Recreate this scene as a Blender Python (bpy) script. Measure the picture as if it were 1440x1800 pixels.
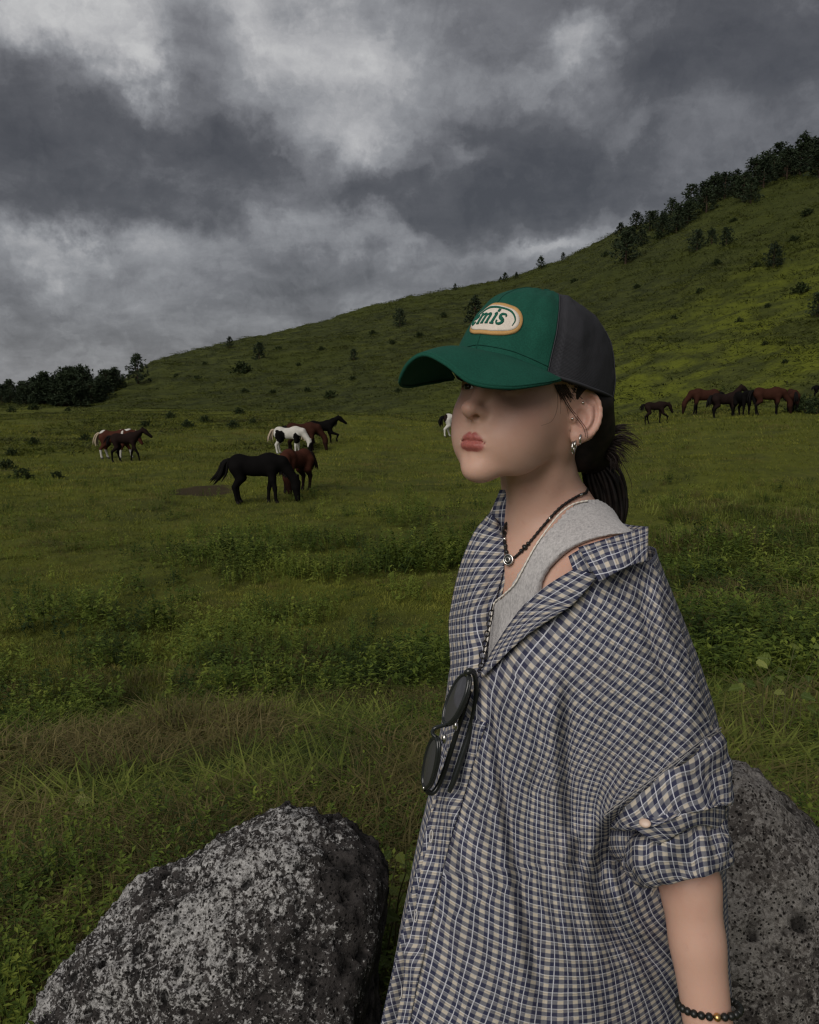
import bpy, bmesh, math, random
import numpy as np
from mathutils import Vector, Matrix

for _o in list(bpy.data.objects):
    bpy.data.objects.remove(_o, do_unlink=True)
scene = bpy.context.scene
COL = scene.collection
R = math.radians

# ------------------------------------------------------------------ camera
F_PX, W_PX, H_PX, HORIZON = 1450.0, 1440.0, 1800.0, 690.0
PITCH = math.atan((900.0 - HORIZON) / F_PX)
CAM = np.array([0.0, 0.0, 1.5])
cam_data = bpy.data.cameras.new("camera")
cam_data.sensor_fit = 'HORIZONTAL'
cam_data.sensor_width = 36.0
cam_data.lens = 36.0 * F_PX / W_PX
cam_data.clip_start = 0.02
cam_data.clip_end = 6000.0
cam = bpy.data.objects.new("camera", cam_data)
COL.objects.link(cam)
cam.location = CAM.tolist()
cam.rotation_euler = (math.pi / 2 - PITCH, 0.0, 0.0)
scene.camera = cam

# ------------------------------------------------------------------ light and exposure
SUN_AZ, SUN_EL = R(-150.0), R(36.0)      # azimuth from +Y towards +X: behind the camera, to the left
sun_data = bpy.data.lights.new("sun", 'SUN')
sun_data.energy = 1.5
sun_data.angle = R(46.0)
sun_data.color = (1.0, 0.95, 0.88)
sun = bpy.data.objects.new("sun", sun_data)
COL.objects.link(sun)
_sd = Vector((math.sin(SUN_AZ) * math.cos(SUN_EL), math.cos(SUN_AZ) * math.cos(SUN_EL), math.sin(SUN_EL)))
sun.rotation_euler = _sd.to_track_quat('Z', 'Y').to_euler()
sun.location = (-6, -5, 12)

scene.render.engine = 'CYCLES'
scene.view_settings.view_transform = 'Standard'
scene.view_settings.look = 'None'
scene.view_settings.exposure = 0.7
scene.view_settings.gamma = 1.0
scene.view_settings.use_curve_mapping = False
scene.cycles.use_denoising = True
scene.cycles.max_bounces = 5
scene.cycles.diffuse_bounces = 2
scene.cycles.glossy_bounces = 3
scene.cycles.transmission_bounces = 4
scene.cycles.transparent_max_bounces = 8
scene.cycles.sample_clamp_indirect = 4.0
scene.cycles.filter_width = 1.3


def pix_dir(px, py):
    a = (px - 720.0) / F_PX
    b = (900.0 - py) / F_PX
    cp, sp = math.cos(PITCH), math.sin(PITCH)
    return np.array([a, cp + b * sp, -sp + b * cp])


def P(px, py, d):
    """point seen at pixel (px, py) of the 1440x1800 picture, d metres away along the ground"""
    v = pix_dir(px, py)
    return CAM + v * (d / v[1])


def to_pix(p):
    p = np.asarray(p, float)
    q = p - CAM
    cp, sp = math.cos(PITCH), math.sin(PITCH)
    z = q[..., 1] * cp - q[..., 2] * sp
    u = q[..., 1] * sp + q[..., 2] * cp
    return np.stack([720 + F_PX * q[..., 0] / z, 900 - F_PX * u / z], -1)


def az_el(px, py):
    v = pix_dir(px, py)
    return math.atan2(v[0], v[1]), math.atan2(v[2], math.hypot(v[0], v[1]))


# ------------------------------------------------------------------ node helpers
class NT:
    def __init__(self, tree):
        self.t = tree
        self.n = tree.nodes
        self.l = tree.links

    def new(self, typ, **kw):
        nd = self.n.new(typ)
        for k, v in kw.items():
            setattr(nd, k, v)
        return nd

    def put(self, sock, val):
        if val is None:
            return
        if hasattr(val, 'is_output') or isinstance(val, bpy.types.NodeSocket):
            self.l.new(val, sock)
        else:
            sock.default_value = val

    def math(self, op, a, b=None, c=None, clamp=False):
        nd = self.new('ShaderNodeMath', operation=op)
        nd.use_clamp = clamp
        self.put(nd.inputs[0], a)
        if b is not None:
            self.put(nd.inputs[1], b)
        if c is not None:
            self.put(nd.inputs[2], c)
        return nd.outputs[0]

    def vmath(self, op, a, b=None, scale=None):
        nd = self.new('ShaderNodeVectorMath', operation=op)
        self.put(nd.inputs[0], a)
        if b is not None:
            self.put(nd.inputs[1], b)
        if scale is not None:
            self.put(nd.inputs['Scale'], scale)
        return nd.outputs['Value'] if op in ('LENGTH', 'DISTANCE', 'DOT_PRODUCT') else nd.outputs[0]

    def noise(self, vec, scale, detail=3.0, rough=0.55, dist=0.0, out='Fac'):
        nd = self.new('ShaderNodeTexNoise')
        if vec is not None:
            self.l.new(vec, nd.inputs['Vector'])
        nd.inputs['Scale'].default_value = scale
        nd.inputs['Detail'].default_value = detail
        nd.inputs['Roughness'].default_value = rough
        nd.inputs['Distortion'].default_value = dist
        return nd.outputs[out]

    def voronoi(self, vec, scale, feature='F1', out='Distance', rand=1.0):
        nd = self.new('ShaderNodeTexVoronoi', feature=feature)
        if vec is not None:
            self.l.new(vec, nd.inputs['Vector'])
        nd.inputs['Scale'].default_value = scale
        nd.inputs['Randomness'].default_value = rand
        return nd.outputs[out]

    def maprange(self, v, a, b, c=0.0, d=1.0, smooth=True):
        nd = self.new('ShaderNodeMapRange')
        nd.interpolation_type = 'SMOOTHSTEP' if smooth else 'LINEAR'
        nd.clamp = True
        self.put(nd.inputs[0], v)
        for i, q in enumerate((a, b, c, d)):
            self.put(nd.inputs[1 + i], q)
        return nd.outputs[0]

    def mix(self, fac, a, b, blend='MIX'):
        nd = self.new('ShaderNodeMix', data_type='RGBA', blend_type=blend)
        nd.clamp_factor = True
        self.put(nd.inputs[0], fac)
        for s, v in ((nd.inputs[6], a), (nd.inputs[7], b)):
            if isinstance(v, (tuple, list)):
                v = tuple(v) + ((1.0,) if len(v) == 3 else ())
            self.put(s, v)
        return nd.outputs[2]

    def ramp(self, fac, stops):
        nd = self.new('ShaderNodeValToRGB')
        el = nd.color_ramp.elements
        while len(el) > 1:
            el.remove(el[-1])
        for i, (p, c) in enumerate(stops):
            e = el[0] if i == 0 else el.new(p)
            e.position = p
            e.color = tuple(c) + ((1.0,) if len(c) == 3 else ())
        self.put(nd.inputs[0], fac)
        return nd.outputs[0]

    def attr(self, name, out='Color'):
        nd = self.new('ShaderNodeAttribute')
        nd.attribute_name = name
        return nd.outputs[out]

    def bump(self, height, strength=0.5, distance=0.01, normal=None):
        nd = self.new('ShaderNodeBump')
        nd.inputs['Strength'].default_value = strength
        nd.inputs['Distance'].default_value = distance
        self.put(nd.inputs['Height'], height)
        if normal is not None:
            self.l.new(normal, nd.inputs['Normal'])
        return nd.outputs[0]


def material(name, col=(0.5, 0.5, 0.5), rough=0.8, spec=0.3, metal=0.0, sheen=0.0, sss=0.0):
    m = bpy.data.materials.new(name)
    m.use_nodes = True
    t = NT(m.node_tree)
    b = m.node_tree.nodes.get('Principled BSDF')
    t.b = b
    b.inputs['Base Color'].default_value = tuple(col) + (1.0,)
    b.inputs['Roughness'].default_value = rough
    b.inputs['Specular IOR Level'].default_value = spec
    b.inputs['Metallic'].default_value = metal
    if sheen:
        b.inputs['Sheen Weight'].default_value = sheen
    if sss:
        b.inputs['Subsurface Weight'].default_value = sss
    t.base = b.inputs['Base Color']
    t.normal = b.inputs['Normal']
    t.rough = b.inputs['Roughness']
    return m, t


# ------------------------------------------------------------------ world: heavy broken cloud over a hazy sky
world = bpy.data.worlds.new("World")
scene.world = world
world.use_nodes = True
w = NT(world.node_tree)
for _n in list(w.n):
    w.n.remove(_n)
w_out = w.new('ShaderNodeOutputWorld')
w_bg = w.new('ShaderNodeBackground')
w.l.new(w_bg.outputs[0], w_out.inputs[0])
sky = w.new('ShaderNodeTexSky', sky_type='NISHITA')
sky.sun_disc = False
sky.sun_elevation = SUN_EL
sky.sun_rotation = SUN_AZ
geo = w.new('ShaderNodeTexCoord').outputs['Generated']
sep = w.new('ShaderNodeSeparateXYZ')
w.l.new(geo, sep.inputs[0])
az = w.math('ARCTAN2', sep.outputs[0], sep.outputs[1])
el = w.math('ARCSINE', sep.outputs[2])
# cloud deck coordinates: flattened towards the horizon like a real layer
zz = w.math('ADD', w.math('MAXIMUM', sep.outputs[2], 0.0), 0.40)
comb = w.new('ShaderNodeCombineXYZ')
w.put(comb.inputs[0], w.math('DIVIDE', sep.outputs[0], zz))
w.put(comb.inputs[1], w.math('DIVIDE', sep.outputs[1], zz))
w.put(comb.inputs[2], w.math('MULTIPLY', sep.outputs[2], 1.6))
deck = comb.outputs[0]
n_big = w.noise(deck, 1.6, 5.0, 0.55, 0.25)
n_det = w.noise(deck, 5.0, 7.0, 0.6, 0.35)
# angular coordinates, pushed about by noise so that the cloud edges are ragged
comb2 = w.new('ShaderNodeCombineXYZ')
w.put(comb2.inputs[0], az)
w.put(comb2.inputs[1], el)
nv = w.noise(geo, 6.0, 6.0, 0.62, 0.0, 'Color')
nv2 = w.noise(geo, 17.0, 5.0, 0.6, 0.0, 'Color')
off = w.vmath('ADD', w.vmath('SCALE', w.vmath('SUBTRACT', nv, (0.5, 0.5, 0.5)), scale=0.15),
              w.vmath('SCALE', w.vmath('SUBTRACT', nv2, (0.5, 0.5, 0.5)), scale=0.075))
ang = w.vmath('ADD', comb2.outputs[0], off)
CLOUDS = [  # pixel centre, pixel radii, weight (light +, dark -)
    (90, 40, 250, 100, .30), (265, 120, 60, 70, .20), (560, 60, 260, 130, .21), (620, 150, 230, 130, .17), (600, 240, 130, 90, .20),
    (992, 80, 75, 60, .26), (930, 150, 110, 60, .16), (800, 270, 65, 40, .20), (560, 350, 60, 60, .12),
    (230, 290, 380, 130, -.22), (60, 190, 230, 140, -.17), (180, 365, 330, 60, -.20), (420, 255, 130, 90, -.14), (330, 200, 130, 80, -.10),
    (640, 335, 100, 45, -.18), (880, 370, 270, 60, -.20), (930, 270, 220, 110, -.13), (1010, 340, 120, 90, -.12), (360, 70, 100, 110, -.16),
    (1280, 60, 340, 150, -.26), (1400, 190, 260, 130, -.14), (1130, 200, 130, 130, -.14), (1150, 330, 180, 110, -.10),
    (110, 440, 140, 40, .14), (660, 415, 110, 40, .20), (520, 395, 90, 40, .14), (1088, 245, 34, 60, .14),
    (960, 440, 190, 28, .14), (430, 510, 260, 40, -.06), (60, 520, 200, 40, -.05), (60, 640, 300, 50, .05), (800, 470, 150, 30, .06),
]
n_fine = w.noise(ang, 26.0, 6.0, 0.62, 0.6)
acc = w.math('MULTIPLY_ADD', w.math('SUBTRACT', n_big, 0.5), 0.75, 0.44)
acc = w.math('MULTIPLY_ADD', w.math('SUBTRACT', n_det, 0.5), 0.50, acc)
acc = w.math('MULTIPLY_ADD', w.math('SUBTRACT', n_fine, 0.5), 0.26, acc)
for (cx, cy, rx, ry, am) in CLOUDS:
    a0, e0 = az_el(cx, cy)
    a1 = az_el(cx + rx, cy)[0] - a0
    e1 = az_el(cx, cy - ry)[1] - e0
    dv = w.vmath('MULTIPLY', w.vmath('SUBTRACT', ang, (a0, e0, 0.0)), (1.0 / a1, 1.0 / e1, 0.0))
    g = w.maprange(w.vmath('LENGTH', dv), 1.25, 0.15, 0.0, am)
    acc = w.math('ADD', acc, g)
acc = w.math('MULTIPLY_ADD', w.math('SUBTRACT', acc, 0.45), 1.28, 0.46)
cloud = w.ramp(acc, [(0.0, (0.062, 0.063, 0.071)), (0.22, (0.092, 0.093, 0.102)), (0.45, (0.165, 0.167, 0.180)),
                     (0.66, (0.265, 0.270, 0.285)), (0.86, (0.42, 0.42, 0.43)), (1.0, (0.54, 0.54, 0.54))])
skyc = w.mix(1.0, sky.outputs[0], (0.06, 0.06, 0.06, 1.0), 'MULTIPLY')
w.l.new(w.mix(0.94, skyc, cloud), w_bg.inputs['Color'])
w_bg.inputs['Strength'].default_value = 0.64
world.cycles.sampling_method = 'MANUAL'
world.cycles.sample_map_resolution = 256


# ------------------------------------------------------------------ object helpers
def tag(o, label=None, cat=None, group=None, kind=None):
    if label:
        o["label"] = label
    if cat:
        o["category"] = cat
    if group:
        o["group"] = group
    if kind:
        o["kind"] = kind
    return o


def empty(name, loc=(0, 0, 0), label=None, cat=None, group=None):
    o = bpy.data.objects.new(name, None)
    o.empty_display_size = 0.1
    COL.objects.link(o)
    o.location = [float(c) for c in loc]
    return tag(o, label, cat, group)


def mesh_obj(name, verts, faces, mat=None, parent=None, smooth=True, uv=None, cols=None, loc=None):
    """verts Nx3 (world when loc is None), faces list or Mx3/Mx4 array"""
    verts = np.asarray(verts, np.float32).reshape(-1, 3)
    me = bpy.data.meshes.new(name)
    if isinstance(faces, np.ndarray) and faces.ndim == 2:
        k = faces.shape[1]
        nf = faces.shape[0]
        me.vertices.add(len(verts))
        me.vertices.foreach_set("co", verts.ravel())
        me.loops.add(nf * k)
        me.loops.foreach_set("vertex_index", np.ascontiguousarray(faces, np.int32).ravel())
        me.polygons.add(nf)
        me.polygons.foreach_set("loop_start", np.arange(0, nf * k, k, dtype=np.int32))
        me.update(calc_edges=True)
    else:
        me.from_pydata(verts.tolist(), [], [list(map(int, f)) for f in faces])
        me.update()
    if not isinstance(faces, np.ndarray):
        me.validate(verbose=False)
    if smooth:
        me.polygons.foreach_set("use_smooth", np.ones(len(me.polygons), bool))
    if uv is not None:
        lay = me.uv_layers.new(name="UVMap")
        li = np.empty(len(me.loops), np.int32)
        me.loops.foreach_get("vertex_index", li)
        lay.data.foreach_set("uv", np.asarray(uv, np.float32)[li].ravel())
    if cols is not None:
        for nm, arr in cols.items():
            arr = np.asarray(arr, np.float32)
            if arr.ndim == 1:
                at = me.attributes.new(nm, 'FLOAT', 'POINT')
                at.data.foreach_set("value", arr)
            else:
                at = me.attributes.new(nm, 'FLOAT_COLOR', 'POINT')
                c4 = np.ones((len(arr), 4), np.float32)
                c4[:, :arr.shape[1]] = arr
                at.data.foreach_set("color", c4.ravel())
    if mat is not None:
        me.materials.append(mat)
    o = bpy.data.objects.new(name, me)
    COL.objects.link(o)
    if loc is not None:
        o.location = [float(c) for c in loc]
    if parent is not None:
        attach(o, parent)
    return o


def attach(o, parent):
    """parent keeping the world placement (parents here are never rotated or scaled after this)"""
    o.parent = parent
    o.matrix_parent_inverse = world_mat(parent).inverted()
    return o


def world_mat(o):
    m = Matrix.LocRotScale(o.location, o.rotation_euler, o.scale)
    if o.parent is not None:
        m = world_mat(o.parent) @ o.matrix_parent_inverse @ m
    return m


def copy_tree(o, parent=None):
    c = o.copy()
    COL.objects.link(c)
    c.parent = parent
    for ch in [q for q in bpy.data.objects if q.parent == o]:
        copy_tree(ch, c)
    return c


def norm(v):
    v = np.asarray(v, float)
    return v / (np.linalg.norm(v, axis=-1, keepdims=True) + 1e-12)


def catmull(pts, n):
    """n points along a Catmull-Rom spline through pts (any dimension), even in parameter"""
    p = np.asarray(pts, float)
    m = len(p)
    if m == 2:
        t = np.linspace(0, 1, n).reshape((-1,) + (1,) * (p.ndim - 1))
        return p[0] * (1 - t) + p[1] * t
    e = np.concatenate([(2 * p[0] - p[1])[None], p, (2 * p[-1] - p[-2])[None]], 0)
    t = np.linspace(0, m - 1, n)
    i = np.minimum(t.astype(int), m - 2)
    f = (t - i).reshape((-1,) + (1,) * (p.ndim - 1))
    a, b, c, d = e[i], e[i + 1], e[i + 2], e[i + 3]
    return 0.5 * ((2 * b) + (-a + c) * f + (2 * a - 5 * b + 4 * c - d) * f ** 2 + (-a + 3 * b - 3 * c + d) * f ** 3)


def net(ctrl, nu, nv):
    """smooth surface through a rectangular net of control points -> (nu, nv, dim)"""
    c = np.asarray(ctrl, float)
    a = catmull(c, nu)
    b = catmull(np.swapaxes(a, 0, 1), nv)
    return np.swapaxes(b, 0, 1)


def grid_faces(nu, nv, wrap_u=False, wrap_v=False, flip=False):
    iu = np.arange(nu if wrap_u else nu - 1)
    iv = np.arange(nv if wrap_v else nv - 1)
    a, b = np.meshgrid(iu, iv, indexing='ij')
    a2, b2 = (a + 1) % nu, (b + 1) % nv
    f = np.stack([a * nv + b, a2 * nv + b, a2 * nv + b2, a * nv + b2], -1).reshape(-1, 4)
    return f[:, ::-1] if flip else f


def tube(path, rad, sides=8, close=False, caps=True, flat=None):
    """verts, quads of a tube along path; rad scalar or per point; flat = (normal, ratio) squashes it"""
    p = np.asarray(path, float)
    n = len(p)
    r = np.broadcast_to(np.asarray(rad, float), (n,)).copy()
    if close:
        t = norm(np.roll(p, -1, 0) - np.roll(p, 1, 0))
    else:
        t = norm(np.gradient(p, axis=0))
    ref = np.array([0.0, 0.0, 1.0])
    if abs(t[0] @ ref) > 0.9:
        ref = np.array([1.0, 0.0, 0.0])
    nrm = np.empty_like(p)
    v = norm(np.cross(t[0], ref))
    for i in range(n):
        v = v - t[i] * (v @ t[i])
        v = v / (np.linalg.norm(v) + 1e-12)
        nrm[i] = v
    bi = np.cross(t, nrm)
    a = np.linspace(0, 2 * np.pi, sides, endpoint=False)
    ring = nrm[:, None, :] * np.cos(a)[None, :, None] + bi[:, None, :] * np.sin(a)[None, :, None]
    vs = p[:, None, :] + ring * r[:, None, None]
    f = grid_faces(n, sides, wrap_u=close, wrap_v=True)
    return vs.reshape(-1, 3), f


class MB:
    """collects vertices and faces of several shapes for ONE mesh"""
    def __init__(self):
        self.v, self.f, self.n = [], [], 0

    def add(self, v, f):
        v = np.asarray(v, float).reshape(-1, 3)
        for q in (f.tolist() if isinstance(f, np.ndarray) else f):
            self.f.append([int(i) + self.n for i in q])
        self.v.append(v)
        self.n += len(v)
        return self

    def tube(self, *a, **k):
        return self.add(*tube(*a, **k))

    def build(self, name, mat, parent=None, smooth=True, **k):
        return mesh_obj(name, np.vstack(self.v), self.f, mat, parent, smooth, **k)


def ball(c, r, seg=16, rings=10, axes=None):
    th = np.linspace(0, np.pi, rings + 1)
    ph = np.linspace(0, 2 * np.pi, seg, endpoint=False)
    s = np.stack([np.outer(np.sin(th), np.cos(ph)), np.outer(np.sin(th), np.sin(ph)),
                  np.outer(np.cos(th), np.ones(seg))], -1) * np.asarray(r, float)
    if axes is not None:
        s = s @ np.asarray(axes, float)
    return (np.asarray(c, float) + s).reshape(-1, 3), grid_faces(rings + 1, seg, wrap_v=True, flip=True)



def sstep(a, b, x):
    t = np.clip((x - a) / (b - a), 0, 1)
    return t * t * (3 - 2 * t)


# ------------------------------------------------------------------ numpy value noise
_rs = np.random.RandomState(7)
_LAT = _rs.rand(64, 64, 64).astype(np.float32)


def vnoise(p):
    p = np.asarray(p, np.float32)
    i = np.floor(p).astype(np.int32)
    f = p - i
    f = f * f * (3 - 2 * f)
    i0 = i & 63
    i1 = (i + 1) & 63
    x0, y0, z0 = i0[..., 0], i0[..., 1], i0[..., 2]
    x1, y1, z1 = i1[..., 0], i1[..., 1], i1[..., 2]
    fx, fy, fz = f[..., 0], f[..., 1], f[..., 2]
    L = _LAT
    a = L[x0, y0, z0] * (1 - fx) + L[x1, y0, z0] * fx
    b = L[x0, y1, z0] * (1 - fx) + L[x1, y1, z0] * fx
    c = L[x0, y0, z1] * (1 - fx) + L[x1, y0, z1] * fx
    d = L[x0, y1, z1] * (1 - fx) + L[x1, y1, z1] * fx
    return (a * (1 - fy) + b * fy) * (1 - fz) + (c * (1 - fy) + d * fy) * fz


def fbm(p, oct=4, gain=0.5, lac=2.03):
    p = np.asarray(p, np.float32)
    s, a, t = 0.0, 1.0, 0.0
    for k in range(oct):
        s = s + a * vnoise(p + 13.7 * k)
        t += a
        a *= gain
        p = p * lac
    return s / t


# ------------------------------------------------------------------ implicit surfaces (organic shapes)
def smin(a, b, k):
    h = np.clip(0.5 + 0.5 * (b - a) / k, 0, 1)
    return b * (1 - h) + a * h - k * h * (1 - h)


def smax(a, b, k):
    return -smin(-a, -b, k)


def sd_ell(p, c, r):
    r = np.asarray(r, np.float32)
    q = (p - np.asarray(c, np.float32)) / r
    k0 = np.sqrt((q * q).sum(-1)) + 1e-9
    k1 = np.sqrt(((q / r) ** 2).sum(-1)) + 1e-9
    return k0 * (k0 - 1.0) / k1


def sd_cap(p, a, b, ra, rb=None):
    rb = ra if rb is None else rb
    a = np.asarray(a, np.float32)
    b = np.asarray(b, np.float32)
    ba = b - a
    pa = p - a
    h = np.clip((pa @ ba) / max(float(ba @ ba), 1e-12), 0, 1)
    d = pa - h[..., None] * ba
    return np.sqrt((d * d).sum(-1)) - (ra + (rb - ra) * h)


def sd_chain(p, pts, rads, k=0.0):
    d = None
    for i in range(len(pts) - 1):
        e = sd_cap(p, pts[i], pts[i + 1], rads[i], rads[i + 1])
        d = e if d is None else (smin(d, e, k) if k > 0 else np.minimum(d, e))
    return d


def lattice(lo, hi, h):
    n = np.ceil((np.asarray(hi, float) - np.asarray(lo, float)) / h).astype(int) + 1
    ax = [np.float32(lo[i]) + np.arange(n[i], dtype=np.float32) * np.float32(h) for i in range(3)]
    return np.stack(np.meshgrid(*ax, indexing='ij'), -1)


def surface_nets(d, lo, h):
    """quads of the zero level of d sampled on a lattice"""
    s = d < 0
    nx, ny, nz = d.shape
    cnt = np.zeros((nx - 1, ny - 1, nz - 1), np.float32)
    acc = np.zeros((nx - 1, ny - 1, nz - 1, 3), np.float32)
    corner = lambda i, j, k: (slice(i, nx - 1 + i), slice(j, ny - 1 + j), slice(k, nz - 1 + k))
    act = np.zeros((nx - 1, ny - 1, nz - 1), np.int8)
    for i in (0, 1):
        for j in (0, 1):
            for k in (0, 1):
                act += s[corner(i, j, k)]
    cells = np.argwhere((act > 0) & (act < 8))
    if len(cells) == 0:
        return np.zeros((0, 3)), np.zeros((0, 4), int)
    idx = -np.ones(act.shape, np.int64)
    idx[cells[:, 0], cells[:, 1], cells[:, 2]] = np.arange(len(cells))
    pos = np.zeros((len(cells), 3), np.float64)
    num = np.zeros(len(cells))
    cs = [np.array(c) for c in np.ndindex(2, 2, 2)]
    for a in cs:
        for ax in range(3):
            if a[ax] == 0:
                b = a.copy()
                b[ax] = 1
                pa, pb = cells + a, cells + b
                da = d[pa[:, 0], pa[:, 1], pa[:, 2]]
                db = d[pb[:, 0], pb[:, 1], pb[:, 2]]
                cr = (da < 0) != (db < 0)
                t = np.where(cr, da / np.where(cr, da - db, 1.0), 0.0)
                pt = a + (b - a) * t[:, None]
                pos[cr] += pt[cr]
                num[cr] += 1
    verts = np.asarray(lo, float) + (cells + pos / num[:, None]) * h
    faces = []
    for ax in range(3):
        b1, b2 = [(1, 2), (2, 0), (0, 1)][ax]
        sl0 = [slice(None)] * 3
        sl1 = [slice(None)] * 3
        sl0[ax] = slice(0, -1)
        sl1[ax] = slice(1, None)
        s0, s1 = s[tuple(sl0)], s[tuple(sl1)]
        e = np.argwhere(s0 != s1)
        ok = (e[:, b1] > 0) & (e[:, b2] > 0) & (e[:, b1] < d.shape[b1] - 1) & (e[:, b2] < d.shape[b2] - 1)
        e = e[ok]
        o1 = np.zeros(3, int)
        o1[b1] = 1
        o2 = np.zeros(3, int)
        o2[b2] = 1
        q = [e, e - o1, e - o1 - o2, e - o2]
        q = np.stack([idx[c[:, 0], c[:, 1], c[:, 2]] for c in q], -1)
        fl = s0[e[:, 0], e[:, 1], e[:, 2]]
        q[~fl] = q[~fl][:, ::-1]
        faces.append(q)
    f = np.vstack(faces)
    f = f[(f >= 0).all(1)]
    return verts, f


def sdf_mesh(fn, lo, hi, h):
    p = lattice(lo, hi, h)
    return surface_nets(fn(p), lo, h)


def relax(v, f, it=1, lam=0.5):
    """light Laplacian smoothing of quads"""
    v = v.copy()
    a = np.concatenate([f[:, i] for i in range(4)])
    b = np.concatenate([f[:, (i + 1) % 4] for i in range(4)])
    for _ in range(it):
        s = np.zeros_like(v)
        c = np.zeros(len(v))
        np.add.at(s, a, v[b])
        np.add.at(s, b, v[a])
        np.add.at(c, a, 1)
        np.add.at(c, b, 1)
        v = v + lam * (s / np.maximum(c, 1)[:, None] - v)
    return v
# ================================================================== terrain
RIDGE = [  # pixel column, row of the skyline, metres to the ridge
    (-900, 692, 150), (-200, 690, 120), (60, 705, 112), (150, 702, 112), (200, 676, 118), (240, 650, 124), (270, 634, 128), (400, 602, 136), (560, 564, 145),
    (700, 527, 150), (800, 509, 152), (900, 490, 154), (1000, 452, 152), (1075, 412, 150), (1190, 372, 148),
    (1290, 326, 145), (1440, 272, 140), (1620, 205, 135), (1900, 130, 135), (2500, 60, 140)]
_ra = np.array([az_el(a, b)[0] for a, b, c in RIDGE])
_rr = np.array([c for a, b, c in RIDGE], float)
_rz = np.array([1.5 + c * math.tan(az_el(a, b)[1]) for a, b, c in RIDGE])
_ra = np.concatenate([[-3.15, -2.0, -1.2], _ra, [1.6, 2.2, 3.15]])
_rr = np.concatenate([[200, 200, 190], _rr, [200, 260, 260]])
_rz = np.concatenate([[0.0, 0.0, 0.0], _rz, [30.0, 4.0, 0.0]])
BASE = [(-900, 130), (-100, 100), (200, 92), (450, 78), (700, 64), (900, 56), (1100, 49), (1300, 45), (1440, 43), (1900, 40)]
_ba = np.array([math.atan((a - 720) / F_PX) for a, b in BASE])
_br = np.array([b for a, b in BASE], float)
_ba = np.concatenate([[-3.15], _ba, [1.5, 3.15]])
_br = np.concatenate([[150], _br, [60, 160]])
_nr = np.array([0, 1.9, 2.6, 3.6, 6, 9, 14, 20, 36, 50, 62, 95, 140, 400, 6000], float)
_nz = np.array([0, 0, -.10, -.34, -.82, -1.08, -1.25, -1.30, -1.36, -.85, -.35, -.12, 0, 0, 0], float)


def ground_z(x, y, rough=True):
    x = np.asarray(x, float)
    y = np.asarray(y, float)
    r = np.hypot(x, y)
    a = np.arctan2(x, y)
    front = sstep(2.0, 1.2, np.abs(a))
    z = np.interp(r, _nr, _nz) * front
    z = z + 1.75 * sstep(0.10, 0.42, a) * sstep(11, 41, r) * front
    r0 = np.interp(a, _ba, _br)
    r1 = np.interp(a, _ra, _rr)
    z1 = np.interp(a, _ra, _rz)
    s = np.clip((r - r0) / (r1 - r0), 0, 1)
    ease = 0.72 * s + 0.28 * s * s * (3 - 2 * s)
    ease = np.where(s < 0.12, ease * (0.55 + 0.45 * sstep(0, 0.12, s)), ease)
    z = z * (1 - ease) + z1 * ease
    back = np.clip(r - r1, 0, None)
    z = z - np.minimum(back * 0.10 + back ** 2 * 0.0007, np.maximum(z, 0) + 1.0)
    if rough:
        q = np.stack([x, y, 0 * x], -1)
        hill = sstep(0.0, 0.10, s)
        z = z + (fbm(q * 0.28 + 5, 3) - 0.5) * 0.34 * sstep(5, 14, r) * (1 - hill)
        z = z + (fbm(q * np.array([0.22, 0.34, 1]) + 31, 5, 0.62) - 0.5) * 1.9 * hill * sstep(0, 0.3, s) + (fbm(q * 0.5 + 3, 4, .6) - .5) * .55 * hill
        z = z + (fbm(q * 1.9 + 11, 2) - 0.5) * 0.12 * sstep(2.5, 5, r) * (1 - hill)
    return z


def ground_at(px, py, rmin=2.0, rmax=400.0):
    """where the ray of a pixel meets the ground"""
    v = pix_dir(px, py)
    t = np.geomspace(rmin, rmax, 4000)
    p = CAM + v[None, :] * (t / math.hypot(v[0], v[1]))[:, None]
    below = p[:, 2] < ground_z(p[:, 0], p[:, 1], False)
    i = int(np.argmax(below)) if below.any() else len(t) - 1
    q = p[i]
    return np.array([q[0], q[1], float(ground_z(q[0], q[1]))])


m_ground, t = material("ground_grass", rough=0.95, spec=0.1)
gp = t.new('ShaderNodeNewGeometry').outputs['Position']
n1 = t.noise(gp, 0.16, 4, 0.6)
n2 = t.noise(gp, 1.1, 5, 0.65)
n3 = t.noise(gp, 9.0, 4, 0.7)
c = t.ramp(n2, [(0.25, (0.036, 0.042, 0.010)), (0.5, (0.082, 0.094, 0.016)), (0.75, (0.128, 0.134, 0.024))])
c = t.mix(t.maprange(n1, 0.42, 0.68), c, (0.098, 0.108, 0.015))
c = t.mix(t.maprange(n3, 0.45, 0.75, 0.0, 0.5), c, (0.030, 0.032, 0.014))
c = t.mix(t.maprange(t.noise(gp, 0.55, 4, .62, .3), .52, .70, 0, .55), c, (0.040, 0.046, 0.018))
dirt_c = ground_at(352, 864)
dv = t.vmath('MULTIPLY', t.vmath('SUBTRACT', t.vmath('ADD', gp, t.vmath('SCALE', t.vmath('SUBTRACT', t.noise(gp, 1.3, 3, 0.6, 0, 'Color'), (.5, .5, .5)), scale=1.2)), tuple(dirt_c)), (1 / 1.0, 1 / 1.5, 0.0))
c = t.mix(t.maprange(t.vmath('LENGTH', dv), 1.0, 0.7, 0, 0.9), c, (0.040, 0.027, 0.017))
t.l.new(c, t.base)
t.l.new(t.bump(t.noise(gp, 14.0, 5, 0.7), 0.9, 0.05), t.normal)

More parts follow.
